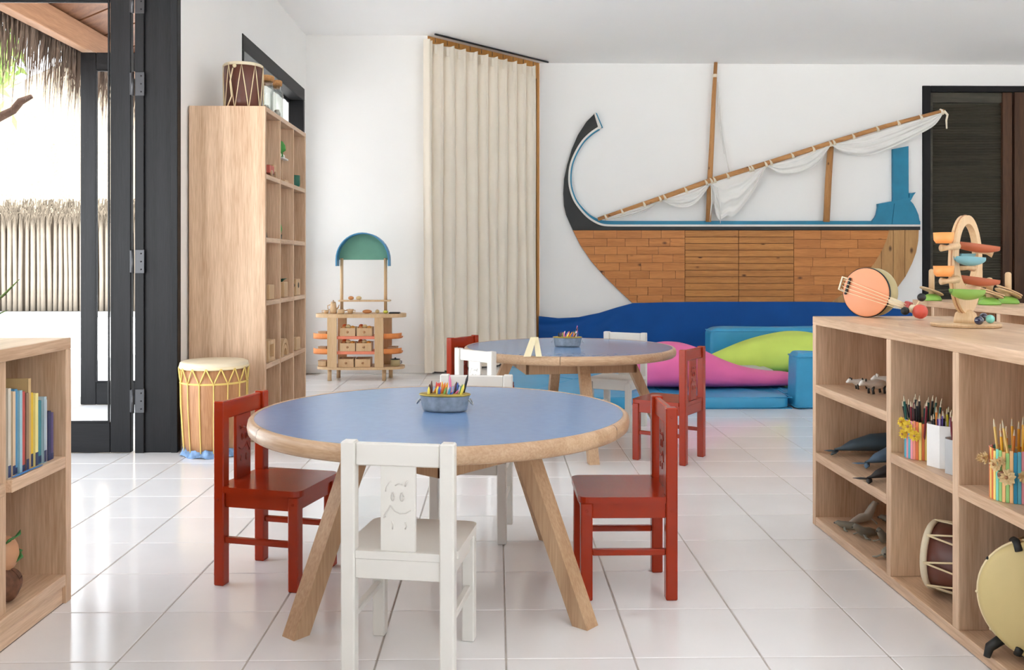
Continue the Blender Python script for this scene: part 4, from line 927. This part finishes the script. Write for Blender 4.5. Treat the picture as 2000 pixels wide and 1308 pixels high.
# marble run tree
q = on_z(1886, 631, ST+.012)
mr = thing('marble_run', 'wooden marble run with an oval ring and coloured leaf chutes', 'toy', (q.x, q.y, ST))
MB().lathe([(0, 0), (.122, 0), (.125, .004), (.125, .011), (.122, .014), (0, .014)], 56).build('base_disc', 'beech', mr)
MB().lathe([(.118, .0065), (.1258, .0065), (.1258, .0085), (.118, .0085)], 56).build('ply_line', 'tablew', mr)
MB().lathe([(0, .014), (.042, .014), (.042, .03), (.036, .052), (.02, .064), (0, .067)], 28).build('foot', 'beech', mr)
ur = Vector((.737, .676, 0)); nr = Vector((.676, -.737, 0))
RM = Matrix(((ur.x, 0, nr.x, 0), (ur.y, 0, nr.y, 0), (0, 1, 0, 0), (0, 0, 0, 1)))    # local x in the ring plane, y up, z across
cz_ = .238
outp = [(.142*math.cos(R(a))*(1 if math.sin(R(a)) > -.55 else 1), cz_+.19*math.sin(R(a))) for a in range(0, 360, 8)]
inp = [(.098*math.cos(R(a)), cz_+.035+.122*math.sin(R(a))) for a in range(0, 360, 8)]
m = MB(RM); n_ = len(outp)
vs_ = [(x, y, -.012) for x, y in outp]+[(x, y, -.012) for x, y in inp]+[(x, y, .012) for x, y in outp]+[(x, y, .012) for x, y in inp]
fs_ = []
for i in range(n_):
    j = (i+1) % n_; fs_ += [(i, j, n_+j, n_+i), (2*n_+i, 3*n_+i, 3*n_+j, 2*n_+j), (i, 2*n_+i, 2*n_+j, j), (n_+i, n_+j, 3*n_+j, 3*n_+i)]
m.add(vs_, fs_); m.build('ring', 'beech', mr)
m = MB(RM); m.tube([(x*1.002, cz_+(y-cz_)*1.002, 0) for x, y in outp+outp[:1]], .0025, 6); m.build('ply_line', 'drumwood', mr)
def chute(parent, x0, x1, z, dz, w_, dep, mat, y=-.0):
    def fn(u, v):
        a = math.pi*(v-.0); t = math.sin(math.pi*min(1, max(0, .08+.84*u)))**.6; x = x0+(x1-x0)*u
        return (x, y-w_*t*math.cos(a), z+dz*u-dep*t*math.sin(a))
    m = MB().grid(fn, 28, 12); m.grid(lambda u, v: tuple(Vector(fn(u, v))*1.0+Vector((0, .0, .004))), 28, 12); return m.build('leaf_chute', mat, parent)
M['orangew'] = paint('orange_cup', srgb(232, 152, 82), .5); M['brownr'] = paint('brown_red_chute', srgb(176, 92, 58), .5); M['aqua'] = paint('aqua_leaf', srgb(120, 170, 180), .5); M['lgreen'] = paint('leaf_green_chute', srgb(130, 170, 78), .5)
sc_ = 479.0
mr_o = Vector((q.x, q.y, ST))
def mp_(px, py, y): v = on_y(px, py, mr_o.y+y)-mr_o; return (v.x, y, v.z)
def mchute(pa, pb, y, w_, dep, mat):
    a, b = mp_(*pa, y), mp_(*pb, y); return chute(mr, a[0], b[0], a[2], b[2]-a[2], w_, dep, mat, y)
for py in (466, 531):
    c_ = mp_(1843, py+9, -.13)
    MB().lathe([(0, 0), (.026, .0), (.034, .012), (.036, .04), (.032, .04), (.029, .014), (0, .006)], 24, mtx=tr(*c_)).build('cup', 'orangew', mr)
    mchute((1858, py+6), (1951, py+18), -.03, .024, .028, 'brownr')
    MB().tube([mp_(1838, py+18, -.13), mp_(1850, py+18, -.125), mp_(1870, py+14, -.1)], [.014, .009, .015], 10).build('peg', 'beech', mr)
    MB().tube([mp_(1908, py+20, .04), mp_(1928, py+26, -.01), mp_(1940, py+30, -.02)], [.016, .01, .015], 10).build('peg', 'beech', mr)
mchute((1866, 502), (1922, 505), -.12, .034, .03, 'aqua'); mchute((1876, 497), (1904, 497), .05, .02, .015, 'aqua')
mchute((1857, 566), (1921, 568), -.12, .036, .036, 'lgreen'); mchute((1879, 560), (1904, 554), .05, .02, .02, 'lgreen')
MB().tube([mp_(1870, 524, -.06), mp_(1890, 523, -.04), mp_(1902, 524, -.02)], [.01, .008, .012], 10).build('peg', 'beech', mr)
for px, py, c, lb in ((1912, 628, (22, 26, 60), 'navy glass marble on the marble run base, nearest'), (1921, 621, (18, 22, 50), 'navy glass marble behind the teal one'), (1934, 625, (110, 190, 176), 'teal glass marble on the marble run base')):
    p = on_z(px, py+6, ST+.015); b = MB().ball((0, 0, .0165), .0165, 20, 12).build('marble', plain('marble_'+lb[:4]+str(px), *c, rough=.05, coat=1)); b.location = (p.x, p.y, ST+.0145); tag(b, lb, 'marble', 'marbles by the marble run')
# stacking peg toys on the far shelf
def peg(label, px, D, h, ring, tilt):
    x = D*((px-1000)/F+.0164); o = thing('peg_stacker', label, 'toy', (x, D, .956), group='peg stackers')
    MB().lathe([(0, 0), (.06, 0), (.062, .008), (.05, .03), (.02, .044), (0, .045)], 28).build('base', plain('apple_green_base', 132, 180, 78), o)
    MB().tube([(0, 0, .03), (0, 0, h-.012), (0, 0, h-.003), (0, 0, h)], [.018, .018, .013, .004], 14).build('peg', 'beech', o)
    for k in range(ring):
        MB().lathe([(.024, -.004), (.074, -.004), (.077, 0), (.074, .004), (.024, .004), (.024, -.004)], 32, mtx=tr(.008*k, 0, .062+.016*k) @ Matrix.Rotation(R(tilt), 4, 'Y') @ Matrix.Rotation(R(6*k), 4, 'X')).build('ring', 'beech', o)
    return o
peg('peg stacker at the left end of the far shelf, beside the banjo', 1826, 5.9, .205, 1, 22)
peg('tall peg stacker seen behind the upper chutes of the marble run', 1921, 5.72, .21, 1, 12)
peg('peg stacker seen through the marble run ring', 1888, 5.95, .16, 0, 0)
peg('peg stacker with tilted disc right of the marble run', 1941, 5.28, .16, 2, 18)
peg('peg stacker at the far right, nearest the brown door', 1978, 5.45, .19, 2, 24)

# ================================================================== inside the right-hand shelf
def whale(label, tail_px, tail_py, L_, hh, mat, belly, rz):
    p = on_z(tail_px, tail_py, .336); o = thing('toy_whale', label, 'toy whale', (p.x, p.y, .336), rz, 'toy whales')
    pr = [(0, .006, .030), (.08, .012, .03), (.2, .03, .034), (.45, .05, .04), (.7, .055, .045), (.9, .04, .042), (1, .006, .034)]
    MB().grid(lambda u, v: (lambda i, f: (lambda a, b: ((a[0]+(b[0]-a[0])*f)*L_, (a[1]+(b[1]-a[1])*f)*math.cos(u*2*math.pi)*hh, .022*hh+(a[2]+(b[2]-a[2])*f)*hh*.0+(a[1]+(b[1]-a[1])*f)*hh*.75*(1+math.sin(u*2*math.pi))+.0))(pr[i], pr[i+1]))(min(int(v*6), 5), v*6-min(int(v*6), 5)), 20, 36).build('body', mat, o)
    for s_ in (-1, 1):
        MB().tube([(.01, 0, .02*hh), (-.012, s_*.028, .016*hh), (-.03, s_*.05, .012*hh)], [.01, .012, .003], 8, flat=.35).build('fluke', mat, o)
        MB().tube([(L_*.68, s_*.04, .025), (L_*.6, s_*.075, .012), (L_*.54, s_*.09, .006)], [.012, .011, .003], 8, flat=.35).build('flipper', mat, o)
    MB().tube([(L_*.3, 0, .05*hh), (L_*.27, 0, .075*hh)], [.012, .002], 6, flat=.4).build('back_fin', mat, o)
plain('whale_slate', 66, 84, 96); plain('whale_blue', 92, 118, 142); plain('whale_black', 40, 40, 42)
whale('dark slate toy whale, hindmost on the middle shelf', 1630, 889, .36, 1.0, 'whale_slate', None, -3)
whale('blue-grey toy whale in the middle of three', 1690, 913, .26, .85, 'whale_blue', None, 12)
whale('black toy whale nearest the shelf front', 1694, 942, .24, .7, 'whale_black', None, 14)
def beast(name, label, cat, px, py, z, s_, mat, mat2, rz, legs=True, group=None):
    p = on_z(px, py, z); o = thing(name, label, cat, (p.x, p.y, z), rz, group)
    MB().tube([(-.07*s_, 0, .04*s_), (-.05*s_, 0, .045*s_), (0, 0, .05*s_), (.045*s_, 0, .05*s_), (.07*s_, 0, .058*s_), (.095*s_, 0, .06*s_), (.115*s_, 0, .05*s_)], [v*s_ for v in (.006, .02, .027, .022, .014, .017, .006)], 12).build('body', mat, o)
    for x in (-.04, .035):
        for y in (-1, 1): MB().tube([(x*s_, y*.013*s_, .04*s_), ((x+.004)*s_, y*.017*s_, .02*s_), (x*s_, y*.017*s_, .001)], [.009*s_, .006*s_, .007*s_], 8).build('leg', mat2, o)
    for y in (-1, 1): MB().ball((.082*s_, y*.013*s_, .076*s_), (.006*s_, .004*s_, .009*s_), 8, 6).build('ear', mat2, o)
    MB().tube([(-.07*s_, 0, .04*s_), (-.1*s_, 0, .03*s_), (-.115*s_, 0, .02*s_)], [.006*s_, .004*s_, .002*s_], 6).build('tail', mat2, o)
plain('animal_white', 226, 222, 214); plain('animal_dark', 54, 52, 48)
beast('toy_cow', 'white toy animal with dark legs, left on the upper shelf', 'toy animal', 1684, 760, .646, .62, 'animal_white', 'animal_dark', 182, group='white toy animals')
beast('toy_cow', 'larger white toy animal with dark legs on the upper shelf', 'toy animal', 1712, 768, .646, .8, 'animal_white', 'animal_dark', 200, group='white toy animals')
beast('toy_cow', 'white toy animal half hidden by the shelf divider', 'toy animal', 1744, 760, .646, .8, 'animal_white', 'animal_white', 170, group='white toy animals')
plain('seal_grey', 142, 140, 128); plain('seal_pale', 196, 190, 178)
def seal(label, px, py, s_, rz, rear, mat='seal_grey'):
    p = on_z(px, py, .041); o = thing('toy_seal', label, 'toy seal', (p.x, p.y, .041), rz, 'grey toy seals')
    MB().tube([(-.13*s_, 0, .01*s_), (-.08*s_, 0, .022*s_), (-.02*s_, 0, .034*s_), (.04*s_, 0, .04*s_), (.08*s_, 0, .05*s_+rear), (.105*s_, 0, .062*s_+rear*1.4), (.13*s_, 0, .056*s_+rear*1.4)], [v*s_ for v in (.006, .02, .032, .034, .026, .02, .008)], 14).build('body', mat, o)
    for y in (-1, 1):
        MB().tube([(.05*s_, y*.025*s_, .03*s_), (.06*s_, y*.06*s_, .012*s_), (.045*s_, y*.085*s_, .004)], [.012*s_, .012*s_, .004], 8, flat=.4).build('flipper', mat, o)
        MB().tube([(-.12*s_, 0, .01*s_), (-.15*s_, y*.02*s_, .007), (-.175*s_, y*.035*s_, .005)], [.008*s_, .01*s_, .003], 8, flat=.4).build('tail_flipper', mat, o)
    MB().ball((.132*s_, 0, .058*s_+rear*1.4), .007*s_, 8, 6).build('nose', 'animal_dark', o)
seal('grey toy seal with raised pale head, at the back of the bottom shelf', 1686, 1020, .62, 20, .03, 'seal_pale')
seal('grey toy seal, farthest left on the bottom shelf', 1660, 1034, .5, 175, .0)
seal('grey toy seal lying in the middle of the bottom shelf', 1694, 1048, .6, 200, .01)
seal('grey toy seal in front of the others, half behind the divider', 1733, 1060, .58, 215, .02)
seal('grey toy seal nearest the front edge of the bottom shelf', 1733, 1088, .6, 240, .0)
seal('grey toy seal at the back right of the bottom shelf', 1744, 1022, .5, 180, .0)
# cups covered in coloured craft sticks, containers and their pencils
STK = [(150, 196, 120), (244, 214, 120), (238, 150, 130), (96, 180, 200), (238, 190, 130), (128, 206, 186), (222, 120, 70), (236, 160, 170), (40, 140, 176)]
for k, c in enumerate(STK): plain('craft_stick_%d' % k, *c, rough=.7)
def stick_cup(label, x, y, z, r, h, n, seed, group=None):
    o = thing('pencil_cup', label, 'pencil cup', (x, y, z), 0, 'craft stick pencil cups'); q = random.Random(seed)
    MB().lathe([(0, 0), (r, 0), (r, h-.012), (r-.004, h-.012), (r-.004, .005), (0, .005)], 32).build('liner', plain('card_liner', 196, 176, 140, .8), o)
    for k in range(n):
        a = 360*k/n; w_ = math.pi*r/n*.93; MB(rotz(a)).box(r, r+.0025, -w_, w_, 0, h+q.uniform(-.006, .004), b=.0008).build('craft_stick', 'craft_stick_%d' % ((k*4+seed+k//5) % len(STK)), o)
    return o
def flower(parent, x, y, z, r, mat, n=(-.7, -.7, .1), centre='drumwood'):
    fm_ = tr(x, y, z) @ frame_to(n)
    m = MB(fm_); q = random.Random(int(abs(x*1e4)+z*1e3))
    for ring_, (rr2, cnt, tz_) in enumerate(((1, 10, 0), (.72, 8, .006), (.45, 6, .011))):
        for k in range(cnt):
            a = 2*math.pi*(k+.3*ring_)/cnt+q.uniform(-.15, .15); c, s_ = math.cos(a), math.sin(a); R_ = r*rr2; wv = R_*.32
            m.add([(0, 0, tz_), (c*R_*.6-s_*wv, s_*R_*.6+c*wv, tz_+.004), (c*R_, s_*R_, tz_+.008+q.uniform(0, .005)), (c*R_*.6+s_*wv, s_*R_*.6-c*wv, tz_+.004)], [(0, 1, 2, 3)])
    o = m.build('dried_flower', mat, parent); MB(fm_).ball((0, 0, .014), r*.22, 10, 6).build('flower_centre', centre, o)
def pencils(cx, cy, z, r, n, L0, L1, mats, label, group, seed, lean=.16, tip='skin'):
    q = random.Random(seed); cache = {}
    for k in range(n):
        mt = mats[k % len(mats)]
        if mt not in cache:
            body = MB(); body.lathe([(0, 0), (.004, 0), (.004, .145), (0, .145)], 6, smooth=False); tp_ = MB(); tp_.lathe([(.004, .145), (.0012, .16), (0, .161)], 6); lead = MB(); lead.lathe([(.0013, .1585), (0, .164)], 6)
            cache[mt] = (body.mesh('barrel', M[mt]), tp_.mesh('sharpened_tip', M[tip]), lead.mesh('lead', M[mt]))
        a = q.uniform(0, 6.3); d = r*math.sqrt(q.random())*.8; x, y = cx+d*math.cos(a), cy+d*math.sin(a)
        o = bpy.data.objects.new('pencil', None); o.empty_display_size = .02; COL.objects.link(o); o.location = (x, y, z+.007); o.scale = (1, 1, q.uniform(L0, L1)/.164)
        lx = lean*d*math.cos(a)/r+q.gauss(0, .05); ly = lean*d*math.sin(a)/r+q.gauss(0, .05); o.rotation_euler = (-ly, lx, 0)
        colr = mt.split('_')[0]; tag(o, label % colr, 'pencil', group)
        for nm, me in zip(('barrel', 'sharpened_tip', 'lead'), cache[mt]): c = bpy.data.objects.new(nm, me); COL.objects.link(c); c.parent = o
for nm, c in (('green_pencil', (34, 92, 82)), ('black_pencil', (40, 38, 40)), ('maroon_pencil', (120, 36, 48)), ('navy_pencil', (40, 50, 96)), ('purple_pencil', (104, 70, 160)), ('orange_pencil', (230, 140, 50)), ('yellow_pencil', (238, 176, 44)), ('ochre_pencil', (226, 190, 110)), ('brown_pencil', (130, 70, 56)), ('lemon_pencil', (236, 226, 80)), ('lilac_pencil', (196, 170, 216))): plain(nm, *c)
ZB = .501
c1 = stick_cup('craft stick pencil cup with yellow flowers, left in its cubby', 1.528, 3.255, ZB, .056, .135, 36, 0)
flower(c1, -.052, -.018, .115, .026, plain('yellow_petals', 236, 206, 70, .8), (-.75, -.65, .1)); flower(c1, -.045, -.045, .088, .022, 'yellow_petals', (-.6, -.8, 0)); flower(c1, -.06, .002, .085, .02, 'yellow_petals', (-.9, -.4, 0)); flower(c1, -.062, .01, .125, .02, 'yellow_petals', (-.9, -.3, .2))
pencils(1.528, 3.255, ZB, .05, 26, .185, .225, ['black_pencil', 'green_pencil', 'black_pencil', 'maroon_pencil'], '%s pencil in the cup with yellow flowers', 'pencils in the cup with yellow flowers', 4)
def octbox(label, x, y, r, h, mat, rz, group='white pencil containers'):
    o = thing('pencil_container', label, 'container', (x, y, ZB), rz, group)
    pts = [(r*1.0, r*.55), (r*.55, r), (-r*.55, r), (-r, r*.55), (-r, -r*.55), (-r*.55, -r), (r*.55, -r), (r, -r*.55)]
    for i in range(8):
        a, b = pts[i], pts[(i+1) % 8]; ia, ib = (a[0]*.95, a[1]*.95), (b[0]*.95, b[1]*.95)
        MB().prism([a, b, ib, ia], 0, h, 'xy').build('side', mat, o)
    MB().prism([(p_[0]*.94, p_[1]*.94) for p_ in pts], 0, .006, 'xy').build('bottom', mat, o)
octbox('white plastic pencil container in the middle of its cubby', 1.545, 3.118, .052, .145, plain('white_plastic', 238, 237, 235, .35), 18)
pencils(1.545, 3.118, ZB, .042, 18, .17, .20, ['purple_pencil', 'black_pencil', 'lemon_pencil', 'black_pencil', 'lilac_pencil', 'orange_pencil'], '%s pencil in the white plastic container', 'pencils in the white container', 9, lean=.06)
octbox('frosted low pencil container beside the divider', 1.545, 3.0, .048, .115, plain('frosted_plastic', 222, 226, 228, .25, trans=.3), 18)
pencils(1.545, 3.0, ZB, .036, 7, .19, .21, ['maroon_pencil', 'orange_pencil', 'brown_pencil'], '%s pencil in the frosted container', 'pencils in the frosted container', 12, lean=.12)
c2 = stick_cup('craft stick pencil cup with dried flowers, full of yellow pencils', 1.535, 2.68, ZB, .064, .15, 40, 3)
fl_ = plain('dried_petals', 226, 200, 150, .9); sh = plain('shell_brown', 120, 76, 52, .5)
for x, y, z, r_ in ((-.067, .02, .115, .021), (-.062, -.02, .105, .022), (-.048, -.05, .075, .026), (-.012, -.068, .08, .02), (-.068, .045, .11, .018), (-.055, -.035, .12, .014)): flower(c2, x, y, z, r_, fl_, (x, y, .01))
MB().ball((-.058, -.038, .08), (.013, .013, .012)).build('snail_shell', sh, c2)
pencils(1.535, 2.68, ZB, .056, 24, .195, .245, ['yellow_pencil', 'ochre_pencil', 'yellow_pencil', 'orange_pencil'], '%s pencil in the cup with dried flowers', 'pencils in the cup with dried flowers', 21)

# ================================================================== books and things in the left-hand shelf
BK = [(214, 206, 190), (120, 176, 196), (226, 196, 160), (86, 150, 190), (160, 200, 214), (196, 90, 84), (150, 120, 96), (200, 170, 120), (234, 196, 60), (240, 226, 150), (96, 170, 176), (70, 140, 150), (176, 196, 206), (206, 206, 204), (44, 52, 92), (84, 74, 120)]
NMS = ['cream', 'pale blue', 'peach', 'blue', 'light aqua', 'red', 'tan', 'straw', 'yellow', 'lemon', 'teal', 'dark teal', 'blue-grey', 'pale grey', 'navy', 'violet']
y = 2.895; hs = [.285, .262, .27, .275, .268, .262, .255, .30, .25, .245, .20, .215, .225, .212, .17, .162]; rr = random.Random(8)
for k, (c, nm, h_) in enumerate(zip(BK, NMS, hs)):
    t_ = .0155+.006*rr.random(); dep = .2+rr.uniform(0, .03); xf = -1.538-rr.uniform(0, .012)
    o = thing('picture_book', '%s children\'s book standing in the left-hand shelf' % nm, 'book', (xf, y+t_/2, .5195), 0, 'books in the left-hand shelf')
    cm = plain('book_cover_'+nm.replace(' ', '_').replace('-', '_'), *c); part('cover', cm, o, (-dep, 0, -t_/2, -t_/2+.002, 0, h_), (-dep, 0, t_/2-.002, t_/2, 0, h_), (-.003, 0, -t_/2+.002, t_/2-.002, 0, h_), b=.0006) if False else None
    part('front_board', cm, o, (-dep, 0, -t_/2, -t_/2+.002, 0, h_), b=.0006); part('rear_board', cm, o, (-dep, 0, t_/2-.002, t_/2, 0, h_), b=.0006); part('spine', cm, o, (-.0025, .0005, -t_/2, t_/2, 0, h_), b=.0006)
    part('pages', plain('book_pages', 236, 228, 212, .8), o, (-dep+.004, -.003, -t_/2+.002, t_/2-.002, .003, h_-.003), b=0); part('spine_band', plain('band_navy', 34, 52, 96), o, (.0, .001, -t_/2+.0005, t_/2-.0005, .004, .02+.03*rr.random()), b=0) if k % 3 != 1 else None
    y += t_+.0012
o = thing('ribbon_bookmark', 'blue ribbon lying on the shelf in front of the books', 'ribbon', (-1.533, 3.0, .5195))
MB().tube([(0, -.09, .003), (.006, -.04, .005), (.0, .0, .003), (.008, .05, .005), (.004, .09, .003)], [.003, .005, .005, .004, .003], 6, flat=.5).build('ribbon', plain('ribbon_blue', 60, 120, 190), o)
o = thing('carved_bird', 'green and tan painted wooden carving on a brown shell in the left shelf', 'carving', (-1.60, 2.98, .1035), 0)
MB().grid(lambda u, v: (.05*math.cos(u*6.283)*math.sin(v*3.1416)*1.1, .06*math.sin(u*6.283)*math.sin(v*3.1416), .055-.055*math.cos(v*3.1416)+.008*math.sin(u*31)*math.sin(v*3.14)), 40, 20).build('shell', plain('bark_brown', 104, 68, 48, .8, var=.4, vscale=40), o)
MB().ball((0, .01, .15), (.04, .05, .06)).build('carved_body', plain('carving_tan', 196, 146, 108), o)
for k in range(9):
    a = k*.75; MB().tube([(.03*math.cos(a), .01+.035*math.sin(a), .12+.01*k), (.044*math.cos(a+.3), .01+.052*math.sin(a+.3), .135+.01*k), (.042*math.cos(a+.8), .01+.05*math.sin(a+.8), .15+.009*k)], [.003, .012, .002], 6, flat=.4).build('painted_leaf', plain('painted_green', 60, 120, 60), o)
# potted aloe on the shelf top, mostly outside the frame
o = thing('potted_aloe', 'potted aloe whose leaf rises over the left-hand shelf', 'plant', (-1.70, 2.93, .936))
MB().lathe([(0, 0), (.05, 0), (.062, .07), (.066, .07), (.066, .085), (.056, .085), (.054, .07), (0, .068)], 24).build('pot', 'terra', o)
tipw = on_y(38, 545, 2.93)-Vector((-1.70, 2.93, .936))
for k, (tx_, ty_, tz_) in enumerate([tuple(tipw), (-.12, .06, .16), (.05, -.12, .14), (-.1, -.1, .18), (.02, .03, .24), (.09, .1, .11), (.11, -.03, .05)]):
    MB().tube([(tx_*.08, ty_*.08, .065), (tx_*.35, ty_*.35, .065+(tz_-.065)*.3), (tx_*.72, ty_*.72, .065+(tz_-.065)*.66), (tx_, ty_, tz_)], [.013, .013, .008, .0015], 8, flat=.45).build('aloe_leaf', 'aloe', o)
